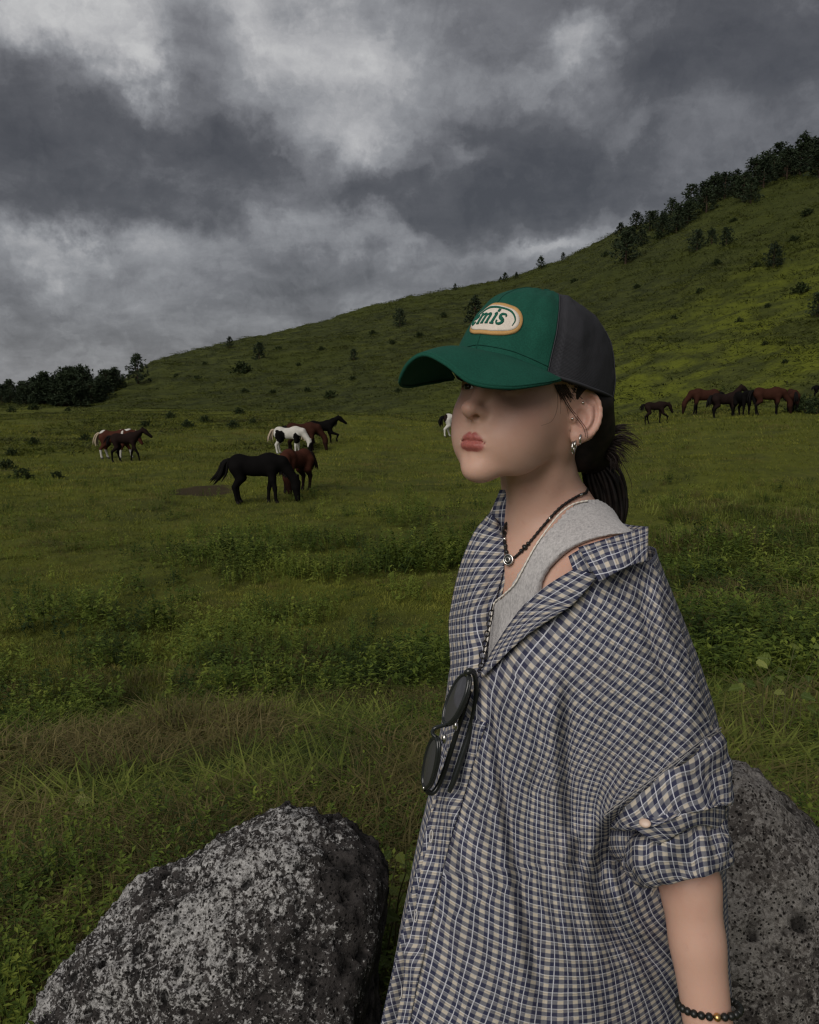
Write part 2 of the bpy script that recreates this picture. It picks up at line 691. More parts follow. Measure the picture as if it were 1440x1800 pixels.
m_hill, t = material("hill_grass", rough=0.95, spec=0.1)
gp = t.new('ShaderNodeNewGeometry').outputs['Position']
st = t.vmath('MULTIPLY', gp, (0.55, 1.0, 2.4))
n1 = t.noise(gp, 0.035, 3, 0.5)
n2 = t.noise(st, 0.62, 6, 0.68, 0.4)
n3 = t.noise(gp, 2.6, 4, 0.7)
c = t.ramp(n2, [(0.24, (0.014, 0.019, 0.008)), (0.42, (0.038, 0.046, 0.016)), (0.58, (0.064, 0.074, 0.020)), (0.76, (0.105, 0.116, 0.026))])
c = t.mix(t.maprange(n1, 0.45, 0.62, 0, .6), c, (0.060, 0.072, 0.014))
c = t.mix(t.maprange(n3, 0.5, 0.75, 0.0, 0.4), c, (0.024, 0.031, 0.010))
yellow_patch = t.vmath('MULTIPLY', t.vmath('SUBTRACT', gp, tuple(ground_at(1330, 600))), (1 / 30.0, 1 / 26.0, 0.0))
lk_ = t.math('MULTIPLY', t.maprange(t.vmath('LENGTH', yellow_patch), 1.25, 0.2, 0, 1.0), t.maprange(t.noise(st, .34, 5, .62, .5), .40, .62, .12, .85))
c = t.mix(lk_, c, (0.135, 0.155, 0.017))  # hill colour turns yellow-green in patches around one spot
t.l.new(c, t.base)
t.l.new(t.bump(t.math('ADD', t.noise(st, 1.6, 5, 0.7), t.math('MULTIPLY', n3, 0.4)), 1.0, 0.5), t.normal)

fine = np.arange(-34.0, 34.001, 0.17)
angs = np.radians(np.concatenate([np.arange(-180, -34, 2.0), fine, np.arange(36, 180.01, 2.0)]))
rads = np.concatenate([np.linspace(0.25, 2.2, 16), np.geomspace(2.3, 220, 270), np.geomspace(228, 5200, 40)])
RRg, AAg = np.meshgrid(rads, angs, indexing='ij')
XX, YY = RRg * np.sin(AAg), RRg * np.cos(AAg)
ZZ = ground_z(XX, YY)
V = np.stack([XX, YY, ZZ], -1).reshape(-1, 3)
Fq = grid_faces(len(rads), len(angs), flip=True)
S0 = (RRg > np.interp(AAg, _ba, _br)) & (RRg < 320) & (np.abs(AAg) < 2.3)
fc = S0.reshape(-1)[Fq].all(1)
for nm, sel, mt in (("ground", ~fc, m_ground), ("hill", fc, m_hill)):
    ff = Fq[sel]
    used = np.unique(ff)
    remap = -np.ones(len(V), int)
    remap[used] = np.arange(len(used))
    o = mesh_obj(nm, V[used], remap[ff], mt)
    tag(o, {"ground": "grazed green meadow falling away below the stones", "hill": "broad grassy hill rising behind the meadow"}[nm],
        {"ground": "meadow", "hill": "hill"}[nm], kind="structure")

# ------------------------------------------------------------------ scattered grass
def scatter(name, pts, scl, rot, idx, protos, mats, label, cat):
    """every tuft written out into ONE mesh; protos are (triangle vertices (n,3,3), material index)"""
    pts, scl, rot = np.asarray(pts), np.asarray(scl), np.asarray(rot)
    vs, mi, rn = [], [], []
    rr = np.random.RandomState(len(pts))
    for k, (tri, m_i) in enumerate(protos):
        sel = np.where(idx == k)[0]
        if len(sel) == 0:
            continue
        cz, sz = np.cos(rot[sel, 2]), np.sin(rot[sel, 2])
        v = tri.reshape(1, -1, 3) * scl[sel][:, None, :]
        x_ = v[..., 0] * cz[:, None] - v[..., 1] * sz[:, None]
        y_ = v[..., 0] * sz[:, None] + v[..., 1] * cz[:, None]
        x_ = x_ + v[..., 2] * rot[sel, 0][:, None]
        y_ = y_ + v[..., 2] * rot[sel, 1][:, None]
        q = np.stack([x_, y_, v[..., 2]], -1) + pts[sel][:, None, :]
        vs.append(q.reshape(-1, 3))
        mi.append(np.full(len(sel) * len(tri), m_i, np.int32))
        rn.append(np.repeat(rr.rand(len(sel)), len(tri) * 3))
    v = np.vstack(vs)
    o = mesh_obj(name, v, np.arange(len(v)).reshape(-1, 3), None, smooth=False, cols={"rnd": np.concatenate(rn)})
    for m in mats:
        o.data.materials.append(m)
    o.data.polygons.foreach_set("material_index", np.concatenate(mi))
    return tag(o, label, cat, kind="stuff")


def blade_tuft(n, h, spread, width, lean, rs, wind=0.0, curl=0.5, lod=3):
    T = []
    for k in range(n):
        a = rs.uniform(0, 2 * math.pi)
        rr = spread * math.sqrt(rs.uniform())
        b = np.array([rr * math.cos(a), rr * math.sin(a), -0.02 * h - .01])
        d = np.array([math.cos(a + rs.normal() * 0.7), math.sin(a + rs.normal() * 0.7), 0]) * lean * rs.uniform(0.3, 1.3)
        d[0] += wind
        hh = h * rs.uniform(0.55, 1.1)
        ph = rs.uniform(0, math.pi)
        sd = np.array([math.cos(ph), math.sin(ph), 0])
        wd = width * rs.uniform(0.7, 1.3)
        m1 = b + d * hh * 0.35 + np.array([0, 0, hh * 0.55])
        tip = b + d * hh * (1.15 + curl * 0.5) + np.array([0, 0, hh * (1.0 - curl * 0.45)])
        if lod == 1:
            T.append([b - sd * wd * .5, b + sd * wd * .5, tip])
        else:
            T += [[b - sd * wd * .5, b + sd * wd * .5, m1 + sd * wd * .45], [b - sd * wd * .5, m1 + sd * wd * .45, m1 - sd * wd * .45],
                  [m1 - sd * wd * .45, m1 + sd * wd * .45, tip]]
    return np.array(T)


def leafy_tuft(stems, h, spread, leaf, rs, per=14):
    T = []
    for s in range(stems):
        a = rs.uniform(0, 2 * math.pi)
        b = np.array([math.cos(a), math.sin(a), 0]) * spread * math.sqrt(rs.uniform())
        top = b * 1.7 + np.array([rs.normal() * .06, rs.normal() * .06, 1]) * h * rs.uniform(.6, 1.1)
        T.append([b + [-.004, 0, -.02], b + [.004, 0, -.02], top])
        for k in range(per):
            u = rs.uniform(.12, 1.0)
            c_ = b + (top - b) * u
            aa = rs.uniform(0, 2 * math.pi)
            L = leaf * rs.uniform(.6, 1.2) * (1.25 - .6 * u)
            dr = norm([math.cos(aa), math.sin(aa), rs.uniform(-.25, .75)])
            sd = norm(np.cross(dr, [0, 0, 1])) * L * .24
            up = np.array([0, 0, L * .06])
            T += [[c_, c_ + dr * L * .5 + sd + up, c_ + dr * L], [c_, c_ + dr * L, c_ + dr * L * .5 - sd + up]]
    return np.array(T)


def grass_mat(name, dark, mid, light, brown=None, nscale=0.5):
    m, t = material(name, rough=0.7, spec=0.25)
    gp = t.new('ShaderNodeNewGeometry').outputs['Position']
    rnd = t.attr('rnd', 'Fac')
    n = t.noise(gp, nscale, 4, 0.6)
    f = t.math('ADD', t.math('MULTIPLY', n, 1.15), t.math('MULTIPLY', t.math('SUBTRACT', rnd, 0.5), 0.45))
    c = t.ramp(f, [(0.30, dark), (0.56, mid), (0.84, light)])
    c = t.mix(t.maprange(t.noise(gp, 0.55, 4, .62, .3), .52, .70, 0, .5), c, dark)
    if brown:
        nb = t.noise(gp, nscale * 0.9 + 0.2, 3, 0.6, 0.3)
        fb = t.math('ADD', nb, t.math('MULTIPLY', t.math('SUBTRACT', t.math('FRACT', t.math('MULTIPLY', rnd, 17.3)), 0.5), 0.3))
        c = t.mix(t.maprange(fb, 0.52, 0.72), c, brown)
    t.l.new(c, t.base)
    out = t.n.get('Material Output')
    tr = t.new('ShaderNodeBsdfTranslucent')
    t.l.new(c, tr.inputs['Color'])
    mx = t.new('ShaderNodeMixShader')
    mx.inputs[0].default_value = 0.3
    t.l.new(t.b.outputs[0], mx.inputs[1])
    t.l.new(tr.outputs[0], mx.inputs[2])
    t.l.new(mx.outputs[0], out.inputs[0])
    return m


m_lawn = grass_mat("lawn_blades", (0.044, 0.056, 0.009), (0.130, 0.150, 0.019), (0.235, 0.235, 0.036), (0.160, 0.138, 0.040), 0.35)
m_tall = grass_mat("tall_blades", (0.026, 0.044, 0.008), (0.105, 0.138, 0.020), (0.23, 0.26, 0.050), (0.140, 0.122, 0.038), 0.8)
m_dry = grass_mat("dry_blades", (0.060, 0.058, 0.018), (0.125, 0.105, 0.036), (0.20, 0.165, 0.066), None, 0.9)
m_weed = grass_mat("weed_leaves", (0.024, 0.044, 0.008), (0.085, 0.128, 0.017), (0.19, 0.23, 0.034), None, 0.7)
m_tuss = grass_mat("tussock_blades", (0.030, 0.040, 0.010), (0.068, 0.084, 0.015), (0.125, 0.140, 0.022), (0.050, 0.052, 0.018), 0.22)
rs = np.random.RandomState(11)
lawn = [(blade_tuft(16, .075, .14, .0085, .6, rs), 0) for k in range(4)]
lawn_mid = [(blade_tuft(16, .075, .17, .011, .6, rs, lod=1), 0) for k in range(4)]
lawn_far = [(blade_tuft(12, .085, .20, .013, .6, rs, lod=1), 0) for k in range(4)]
tall = [(blade_tuft(26, .27, .13, .0085, .6, rs, wind=.16, curl=.85), 0) for k in range(4)] + \
       [(blade_tuft(26, .34, .12, .0052, .5, rs, wind=.14, curl=.9), 1) for k in range(2)]
weed = [(leafy_tuft(6, .26, .12, .050, rs, 13), 0) for k in range(4)]
weed_near = [(leafy_tuft(7, .24, .13, .030, rs, 16), 0) for k in range(4)]
tuss = [(blade_tuft(12, .22, .36, .06, 1.0, rs, wind=.1, curl=.9, lod=1), 0) for k in range(5)]


def spread_points(n, r_lo, r_hi, a_lo, a_hi, rs, power=1.0):
    """n points, area density falling with distance: power 1 = even in r, 0.5 = even in area"""
    u = rs.uniform(size=n)
    r = r_lo * (r_hi / r_lo) ** u if power == 'log' else r_lo + (r_hi - r_lo) * u ** power
    a = np.radians(rs.uniform(a_lo, a_hi, n))
    x, y = r * np.sin(a), r * np.cos(a)
    return x, y, r, a


def finish(x, y, keep, smin_, smax_, npro, rs, tilt=.12, sink=0.0, zs=None):
    x, y = x[keep], y[keep]
    z = ground_z(x, y) - sink
    n = len(x)
    s = rs.uniform(smin_, smax_, n)[:, None] * np.ones((1, 3))
    if zs is not None:
        s = s * zs[keep][:, None]
    rot = np.stack([rs.normal(size=n) * tilt, rs.normal(size=n) * tilt, rs.uniform(0, 6.283, n)], -1)
    return np.stack([x, y, z], -1), s, rot, rs.randint(0, npro, n)


def pix_of(x, y):
    return to_pix(np.stack([x, y, ground_z(x, y, False)], -1))


# short grazed turf
x, y, r, a = spread_points(46000, 5.0, 75, -32, 32, rs, 'log')
q = np.stack([x, y, 0 * x], -1)
hid = (fbm(q * .33 + 50, 3) > .62) & (rs.rand(len(x)) < .6)
dd = np.hypot((x - dirt_c[0]) / 1.0, (y - dirt_c[1]) / 1.5)
keep = ~hid & (dd > .95) & (r < np.interp(a, _ba, _br) + 2)
zs = np.clip(r / 20, .75, 2.4)
for nm_, sel, pro, lab in (("near", r < 7.5, lawn, "short grazed grass on the near meadow"), ("mid", (r >= 7.5) & (r < 17), lawn_mid, "short grazed grass in the middle of the meadow"),
                           ("far", r >= 17, lawn_far, "short grazed grass on the far meadow round the horses")):
    scatter("short_grass", *finish(x, y, keep & sel, .7, 1.3, 4, rs, zs=zs), pro, [m_lawn], lab, "grass")
# taller grass near the stones and on the right-hand bank
x, y, r, a = spread_points(18000, 1.75, 24, -34, 34, rs, 'log')
px = pix_of(x, y)
q = np.stack([x, y, 0 * x], -1)
near = sstep(8.0, 4.6, r + 1.5 * (fbm(q * .6 + 9, 3) - .5))
right = sstep(1080, 1200, px[:, 0]) * sstep(790, 930, px[:, 1])
patch = sstep(.54, .62, fbm(q * .45 + 21, 3)) * .45 * sstep(20, 9, r)
dens = np.clip(near + right * .8 + patch, 0, 1)
keep = rs.rand(len(x)) < dens
zs = np.where(r < 8, 1.0, .62 + .5 * right) * np.where((px[:, 0] < 1100) & (r > 5), .6, 1.0) * (.45 + 1.1 * fbm(q * .8 + 70, 3)) * sstep(1.0, 4.2, r + .9)
zs = zs * (1 + .35 * right)
pt, sc, rt, ix = finish(x, y, keep, .6, 1.15, 4, rs, zs=zs)
pp = to_pix(pt)
dry = (fbm(np.stack([pt[:, 0], pt[:, 1], 0 * pt[:, 0]], -1) * .9 + 4, 3) + .16 * ((pp[:, 0] < 480) & (pp[:, 1] > 1200)) > .55) & (rs.rand(len(pt)) < .65)
ix[dry] = 4 + rs.randint(0, 2, dry.sum())
scatter("tall_grass", pt, sc, rt, ix, tall, [m_tall, m_dry], "long arching grass behind the stones and on the bank", "grass")
# leafy weeds in patches
x, y, r, a = spread_points(20000, 1.75, 60, -33, 33, rs, 'log')
px = pix_of(x, y)
q = np.stack([x, y, 0 * x], -1)
blob = np.exp(-(((px[:, 0] - 600) / 300) ** 2 + ((px[:, 1] - 1000) / 95) ** 2)) + .7 * np.exp(-(((px[:, 0] - 760) / 110) ** 2 + ((px[:, 1] - 960) / 50) ** 2))
blob += .22 * np.exp(-(((px[:, 0] - 250) / 330) ** 2 + ((px[:, 1] - 1110) / 70) ** 2)) + .9 * sstep(8.5, 4.5, r) + .9 * sstep(1100, 1240, px[:, 0]) * sstep(880, 1050, px[:, 1]) + .5 * sstep(200, 60, px[:, 0]) * np.exp(-((px[:, 1] - 830) / 50) ** 2)
dens = blob * np.maximum(sstep(.42, .60, fbm(q * .75 + 41, 3)), .4 * sstep(3.6, 2.6, r)) * np.where(r < 4.6, .8, 1) + .022 * sstep(.40, .6, fbm(q * .5 + 3, 2)) * 2
keep = rs.rand(len(x)) < dens
rgt = sstep(1100, 1240, px[:, 0]) * sstep(880, 1000, px[:, 1])
zs = (.55 + .7 * fbm(q * .6 + 8, 2)) * np.where(r < 6, .9, 1.35) * (1 + .55 * rgt) * (1 + .7 * np.exp(-(((px[:, 0] - 745) / 70) ** 2 + ((px[:, 1] - 965) / 35) ** 2)))
scatter("weeds", *finish(x, y, keep & (r < 4.6), .6, 1.2, 4, rs, zs=zs), weed_near, [m_weed], "fine-leaved green weeds crowding round the boulders", "weeds")
scatter("weeds", *finish(x, y, keep & (r >= 4.6), .6, 1.2, 4, rs, zs=zs), weed, [m_weed], "leafy green weeds in uneven patches over the meadow", "weeds")
# scrub grass at the foot of the hill and tussocks on its flank
x, y, r, a = spread_points(70000, 36, 158, -30, 33, rs, 1.0)
px = pix_of(x, y)
q = np.stack([x, y, 0 * x], -1)
onhill = r > np.interp(a, _ba, _br) - 3
scrub = (px[:, 0] < 560) & (r > 40) & (~onhill)
den = np.where(onhill, .30 + .7 * sstep(.42, .6, fbm(q * np.array([.22, .34, 1]) + 31, 5, .62)), np.where(scrub, .5 * sstep(.40, .55, fbm(q * .2 + 77, 3)), 0.0))
keep = (rs.rand(len(x)) < den) & (r < np.interp(a, _ra, _rr) + 6)
zs = np.where(onhill, .8 + .5 * fbm(q * .1, 2), 1.15)
scatter("tussock_grass", *finish(x, y, keep, .6, 1.35, 4, rs, zs=zs, tilt=.2), tuss, [m_tuss], "tussocky grass over the hillside and at its foot", "grass")
# ================================================================== pines and shrubs on the hill
m_bark, t = material("pine_bark", (0.060, 0.042, 0.030), 0.95, 0.1)
gp = t.new('ShaderNodeTexCoord').outputs['Object']
t.l.new(t.ramp(t.noise(gp, 14, 4, .7), [(0.3, (0.030, 0.022, 0.017)), (0.7, (0.085, 0.060, 0.042))]), t.base)
t.l.new(t.bump(t.noise(gp, 30, 3, .7), .6, .02), t.normal)


def crown_mat(name, dark, light):
    m, t = material(name, rough=0.75, spec=0.2)
    rn = t.attr('rnd', 'Fac')
    oi = t.new('ShaderNodeObjectInfo').outputs['Random']
    c = t.ramp(t.math('ADD', t.math('MULTIPLY', rn, .8), t.math('MULTIPLY', oi, .3)), [(0.1, dark), (0.95, light)])
    t.l.new(c, t.base)
    return m


m_pine = crown_mat("pine_needles", (0.012, 0.021, 0.012), (0.042, 0.060, 0.028))
m_shrub = crown_mat("shrub_leaves", (0.012, 0.022, 0.008), (0.040, 0.058, 0.018))


def make_tree(name, seed, kind):
    """tree 1 m tall at the origin: Empty > trunk, crown"""
    rs = np.random.RandomState(seed)
    root = empty(name)
    mb = MB()
    top = {'pine': .96, 'round': .8, 'shrub': .5}[kind]
    pts = np.array([[0, 0, -.06], [rs.normal() * .01, rs.normal() * .01, top * .4], [rs.normal() * .02, rs.normal() * .02, top]])
    mb.tube(catmull(pts, 7), np.linspace(.030, .005, 7), 6)
    tri, rn = [], []
    nb = {'pine': 46, 'round': 50, 'shrub': 34}[kind]
    for b in range(nb):
        u = (b + rs.uniform(0, 1)) / nb
        if kind == 'pine':
            z = .07 + .90 * u
            Rr = .36 * (1 - u) ** .72 * (.85 + .15 * min(1, u / .15)) * rs.uniform(.6, 1.15) + .02
        elif kind == 'round':
            z = .06 + .90 * u
            Rr = .40 * (1 - u) ** .5 * min(1, .8 + u * 2) * rs.uniform(.5, 1.15)
        else:
            z = .03 + .85 * u
            Rr = .75 * math.sqrt(max(0, 1 - u ** 2)) * rs.uniform(.5, 1.1)
        a = b * 2.399 + rs.normal() * .4
        base = np.array([0, 0, z * (.85 if kind != 'shrub' else .4)])
        rise = .10 * (1 if kind == 'pine' else .5)
        end = np.array([math.cos(a) * Rr, math.sin(a) * Rr, z + rise * Rr * 2])
        if b % 2 == 0:
            mb.tube(catmull(np.array([base, (base + end) / 2 + [0, 0, -.01], end]), 4), np.linspace(.008, .002, 4), 4)
        tone = rs.uniform(.0, .6)
        for k in range(5):
            w_ = rs.uniform(.35, 1.05)
            c_ = base + (end - base) * w_ + rs.normal(size=3) * .03
            for j in range(9):
                d = norm(rs.normal(size=3) + np.array([0, 0, .5]) + .8 * np.array([math.cos(a), math.sin(a), 0]))
                L = rs.uniform(.045, .10) if kind != 'shrub' else rs.uniform(.08, .17)
                s_ = norm(np.cross(d, rs.normal(size=3))) * L * (.17 if kind != 'shrub' else .28)
                tri.append([c_ - s_, c_ + s_, c_ + d * L])
                rn.append(np.clip(tone + rs.uniform(0, .4), 0, 1))
    mb.build("trunk", m_bark, root)
    tv = np.array(tri).reshape(-1, 3)
    mesh_obj("crown", tv, np.arange(len(tv)).reshape(-1, 3), m_shrub if kind == 'shrub' else m_pine, root, smooth=False,
             cols={"rnd": np.repeat(rn, 3)})
    return root


PROTO = {('pine', k): make_tree("pine_tree", 20 + k, 'pine') for k in range(3)}
PROTO.update({('round', k): make_tree("pine_tree", 40 + k, 'round') for k in range(3)})
PROTO.update({('shrub', k): make_tree("shrub", 60 + k, 'shrub') for k in range(3)})
_used = set()
trs = np.random.RandomState(5)


def plant(px, py, hpx, kind, label, cat, group, wide=1.0):
    k = (kind, int(trs.randint(0, 3)))
    g = ground_at(px, py, 20, 320)
    hgt = hpx * np.linalg.norm(g - CAM) / F_PX
    if k in _used:
        o = copy_tree(PROTO[k])
    else:
        o = PROTO[k]
        _used.add(k)
    o.location = (g[0], g[1], g[2] - .05)
    o.rotation_euler = (0, 0, trs.uniform(0, 6.28))
    s = hgt * trs.uniform(.95, 1.05)
    o.scale = (s * wide, s * wide, s)
    tag(o, label, cat, group)


def ridge_y(px):
    return float(np.interp(px, [a for a, b, c in RIDGE], [b for a, b, c in RIDGE]))


L_RIDGE = "dark pine in the dense belt along the upper ridge of the hill"
for i, px in enumerate(np.linspace(1082, 1452, 38)):
    up = np.interp(px, [1075, 1120, 1250, 1440], [20, 29, 38, 46])
    plant(px + trs.normal() * 4, ridge_y(px) + trs.choice([4, 14, 24, 34]) + 3, up * trs.uniform(.75, 1.1), trs.choice(['pine', 'round', 'round']),
          L_RIDGE, "tree", "pines along the ridge", 1.4)
L_WOOD = "dark pine in the thick wood at the low end of the hill"
for i in range(80):
    px = trs.uniform(-60, 206)
    row = trs.choice([0, 1, 2])
    top = np.interp(px, [-60, 0, 50, 100, 135, 165, 190, 210], [676, 672, 660, 647, 642, 652, 646, 642]) + trs.uniform(0, 14)
    by = [712, 704, 697][row] - max(0, px - 150) * .28
    plant(px, by, max(24, by - top - (0 if row == 2 else trs.uniform(0, 16))), trs.choice(['pine', 'round', 'round']), L_WOOD, "tree", "pines in the low wood", 1.35)
plant(243, 676, 54, 'round', "big rounded dark pine standing at the edge of the low wood", "tree", None, 1.1)
plant(216, 684, 22, 'round', "small pine beside the big rounded pine at the wood's edge", "tree", None)
L_LONE = "small dark pine on the open slope of the hill, away from wood and ridge"
LONE_LABEL = {(1100, 464): "tallest lone pine on the slope, just below the lower end of the ridge belt",
              (1103, 422): "tiny pine squeezed between the tallest lone pine and the ridge belt",
              (835, 572): "tall lone pine on the bare middle of the hillside, far from other trees",
              (1320, 363): "bushy pine set close under the ridge belt near the top of the slope",
              (703, 574): "rounded pine by itself below the bare grassy skyline",
              (456, 634): "broad rounded pine on the low slope, with a low shrub beneath it"}
for px, py, h in [(1100, 464, 56), (1103, 422, 18), (1192, 404, 44), (1225, 440, 38), (1277, 431, 30), (1251, 430, 24), (1320, 363, 42), (1262, 356, 30),
                  (1360, 473, 38), (1437, 560, 36), (835, 572, 52), (703, 574, 34), (456, 634, 34), (404, 613, 18), (622, 631, 22)]:
    lab = LONE_LABEL.get((px, py))
    plant(px, py, h, 'pine' if h > 40 or h < 20 else 'round', lab or L_LONE, "tree", "scattered pines on the slope", 1.25)
L_SKY = "tiny pine poking above the skyline of the grassy ridge"
for px, h in [(800, 12), (888, 17), (908, 14), (951, 20), (990, 13), (880, 10)]:
    plant(px, ridge_y(px) + 2.5, h, 'pine', L_SKY, "tree", "little pines on the skyline", 1.2)
L_SHR = "low dark shrub growing on the grassy slope of the hill"
for px, py, h in [(1160, 418, 14), (1408, 511, 18), (425, 661, 24), (490, 613, 10), (565, 613, 10), (580, 698, 16), (655, 588, 11), (738, 597, 11),
                  (347, 667, 11), (1290, 392, 9), (1065, 450, 10), (310, 655, 8), (905, 545, 9), (1345, 608, 9), (1185, 560, 8), (690, 610, 8), (780, 560, 9), (940, 520, 9), (1010, 500, 10), (1120, 505, 9), (1230, 520, 10), (1300, 560, 9), (1260, 470, 11), (1395, 430, 12), (1160, 600, 7), (1380, 640, 8), (620, 670, 9), (540, 690, 10), (480, 690, 9), (430, 690, 10), (700, 690, 9), (760, 650, 8), (1330, 480, 10), (1420, 380, 12), (1350, 540, 8), (525, 640, 8), (360, 640, 7)]:
    plant(px, py, h, 'shrub', L_SHR, "shrub", "low shrubs on the slope", 1.25)
L_SCR = "dark scrubby bush on the rough ground below the wood"
for px, py, h in [(60, 722, 13), (20, 724, 11), (120, 724, 8), (300, 735, 14), (330, 752, 18), (360, 742, 14), (410, 752, 16), (255, 750, 14), (445, 745, 12), (60, 785, 15), (20, 800, 16), (150, 775, 13), (40, 838, 22), (100, 838, 16), (12, 822, 20), (420, 728, 14)]:
    plant(px, py, h, 'shrub', L_SCR, "shrub", "scrub below the wood", 1.1)
for k, o in PROTO.items():
    if k not in _used:
        for ch in [q for q in bpy.data.objects if q.parent == o]:
            bpy.data.objects.remove(ch)
        bpy.data.objects.remove(o)

# ================================================================== horses
m_horse, t = material("horse_coat", rough=0.85, spec=0.04)
hc = t.attr('col')
hn = t.noise(t.new('ShaderNodeTexCoord').outputs['Object'], 7.0, 4, .6)
t.l.new(t.mix(t.maprange(hn, .35, .7, 0, .35), hc, t.mix(1.0, hc, (.55, .55, .55), 'MULTIPLY')), t.base)
m_hair, t = material("horse_hair", rough=0.8, spec=0.10)
t.l.new(t.attr('col'), t.base)

BLACK, DBAY, BAY, CHEST, WHITE = (.005, .0045, .0045), (.015, .009, .008), (.038, .015, .010), (.056, .020, .013), (.52, .50, .46)


def horse(px, py, hpx, head, pose, coat, label, legs=(0, 0, 0, 0), points=None, mane=None, foal=False, patches=(), socks=(), tail=None, blaze=False):
    """px,py: where the hooves stand; hpx: height at the withers; head: heading, 0 = towards picture right"""
    g = ground_at(px, py, 8, 120)
    S = hpx * np.linalg.norm(g - CAM) / F_PX
    lw = .8 if foal else 1.0
    bl = .86 if foal else 1.0        # body length
    bz = .05 if foal else 0.0        # longer legs, slimmer trunk
    A = lambda *q: np.array(q, float)
    poses = {'graze': (A(.50, 0, .80), A(.74, 0, .47), A(.80, 0, .06)), 'graze_side': (A(.48, .05, .80), A(.66, .22, .46), A(.66, .30, .07)),
             'up': (A(.46, 0, .98), A(.62, 0, 1.20), A(.88, 0, 1.02)), 'walk': (A(.48, 0, .94), A(.70, 0, 1.08), A(.98, 0, .88)),
             'low': (A(.48, 0, .88), A(.70, 0, .86), A(.86, 0, .58)), 'graze_in': (A(.46, .02, .80), A(.60, .12, .46), A(.62, .18, .10))}
    nk, poll, muz = [q * A(bl, 1, 1) for q in poses[pose]]
    hl = norm(muz - poll) * (.40 if not foal else .36)
    muz = poll + hl
    hips, hocks, fets, hoofs = [], [], [], []
    chains = []
    for i, (fx, sy) in enumerate([(.31, 1), (.31, -1), (-.37, 1), (-.37, -1)]):
        sw = legs[i]
        y_ = sy * .105 * (1.0 if not foal else .8)
        x0 = fx * bl
        if fx > 0:
            lift = max(0, abs(sw) - 1) * .12
            ch = [A(x0, y_ * .9, .68), A(x0 + .05 * sw, y_, .47), A(x0 + .16 * sw + lift, y_, .30 + lift), A(x0 + .20 * sw - lift * .6, y_, .095 + lift * 1.4), A(x0 + .22 * sw + .02 - lift, y_, .012 + lift * 1.3)]
            rd = [.105 * lw, .068 * lw, .043 * lw, .030 * lw, .042 * lw]
        else:
            ch = [A(x0, y_ * .8, .70), A(x0 + .07 + .03 * sw, y_ * 1.05, .50), A(x0 - .06 + .12 * sw, y_, .335), A(x0 - .03 + .18 * sw, y_, .095), A(x0 + .005 + .20 * sw, y_, .012)]
            rd = [.145 * lw, .090 * lw, .050 * lw, .032 * lw, .043 * lw]
        chains.append((ch, rd))

    def fn(p):
        p = p.copy()
        d = sd_ell(p, (0.0, 0, .73 + bz), (.43 * bl, .165 * lw, (.20 if not foal else .165)))
        d = smin(d, sd_ell(p, (.27 * bl, 0, .74 + bz), (.20, .145 * lw, .215 - bz)), .08)
        d = smin(d, sd_ell(p, (-.33 * bl, 0, .78 + bz * .5), (.21, .160 * lw, .195 - bz * .6)), .09)
        d = smin(d, sd_ell(p, (.22 * bl, 0, .90 + bz * .4), (.16, .05, .085)), .06)
        d = smin(d, sd_chain(p, [A(.30 * bl, 0, .80 + bz * .5), nk, poll], [.175 * lw, .125 * lw, .085 * lw], .05), .08)
        d = smin(d, sd_chain(p, [poll, poll + hl * .4, muz], [.085 * lw, .082 * lw, .050], .03), .04)
        jaw = poll + hl * .22 + np.cross(norm(hl), A(0, 1, 0)) * .035
        d = smin(d, np.sqrt(((p - jaw.astype(np.float32)) ** 2).sum(-1)) - .075 * lw, .04)
        for s_ in (1, -1):
            e0 = poll + A(-.01, s_ * .045, .05)
            d = smin(d, sd_cap(p, e0, e0 + A(.015, s_ * .02, .095) if pose not in ('graze', 'graze_side', 'graze_in') else e0 + A(.07, s_ * .035, .05), .020, .006), .015)
        for ch, rd in chains:
            d = smin(d, sd_chain(p, ch, rd, .025), .05)
        return d
    lo, hi = (-.85, -.42, -.05), (1.3, .55, 1.42)
    v, f = sdf_mesh(fn, lo, hi, .021)
    v = relax(v, f, 1, .4)
    col = np.tile(np.array(coat, float), (len(v), 1))
    if points is not None:            # dark lower legs
        k = sstep(.52, .34, v[:, 2]) * (np.abs(v[:, 0]) < .75)
        leg = k * (1 - (pose.startswith('graze')) * (v[:, 0] > .52 * bl))
        col = col * (1 - leg[:, None]) + np.array(points) * leg[:, None]
        hd = sstep(.0, 1.0, ((v - poll) @ norm(hl)) / .3)[:, None] * (v[:, 0] > .45)[:, None] * .7
        col = col * (1 - hd) + np.array(points) * hd
    for (c_, r_, pc) in patches:
        q = (v - np.array(c_)) / np.array(r_)
        nz = (fbm(v * 7 + 3, 3) - .5) * .7
        k = (np.sqrt((q * q).sum(1)) + nz < 1.0).astype(float)[:, None]
        col = col * (1 - k) + np.array(pc) * k
    for i in socks:
        x0 = chains[i][0][3]
        k = ((np.hypot(v[:, 0] - x0[0], v[:, 1] - x0[1]) < .16) & (v[:, 2] < .30)).astype(float)[:, None]
        col = col * (1 - k) + np.array(WHITE) * .8 * k
    hoof = (v[:, 2] < .045)[:, None] * (np.abs(v[:, 0]) < .62 * bl)[:, None] * .9
    col = col * (1 - hoof) + np.array((.02, .018, .016)) * hoof
    if blaze:
        q = v - (poll + hl * .45)
        k = ((np.abs(q @ norm(hl)) < .13) & (np.abs(v[:, 1] - (poll + hl * .45)[1]) < .022) & (q @ np.cross(A(0, 1, 0), norm(hl)) > 0.0)).astype(float)[:, None]
        col = col * (1 - k) + np.array(WHITE) * k
    root = empty("horse", g, label, "horse")
    body = mesh_obj("body", v, f, m_horse, None, cols={"col": col})
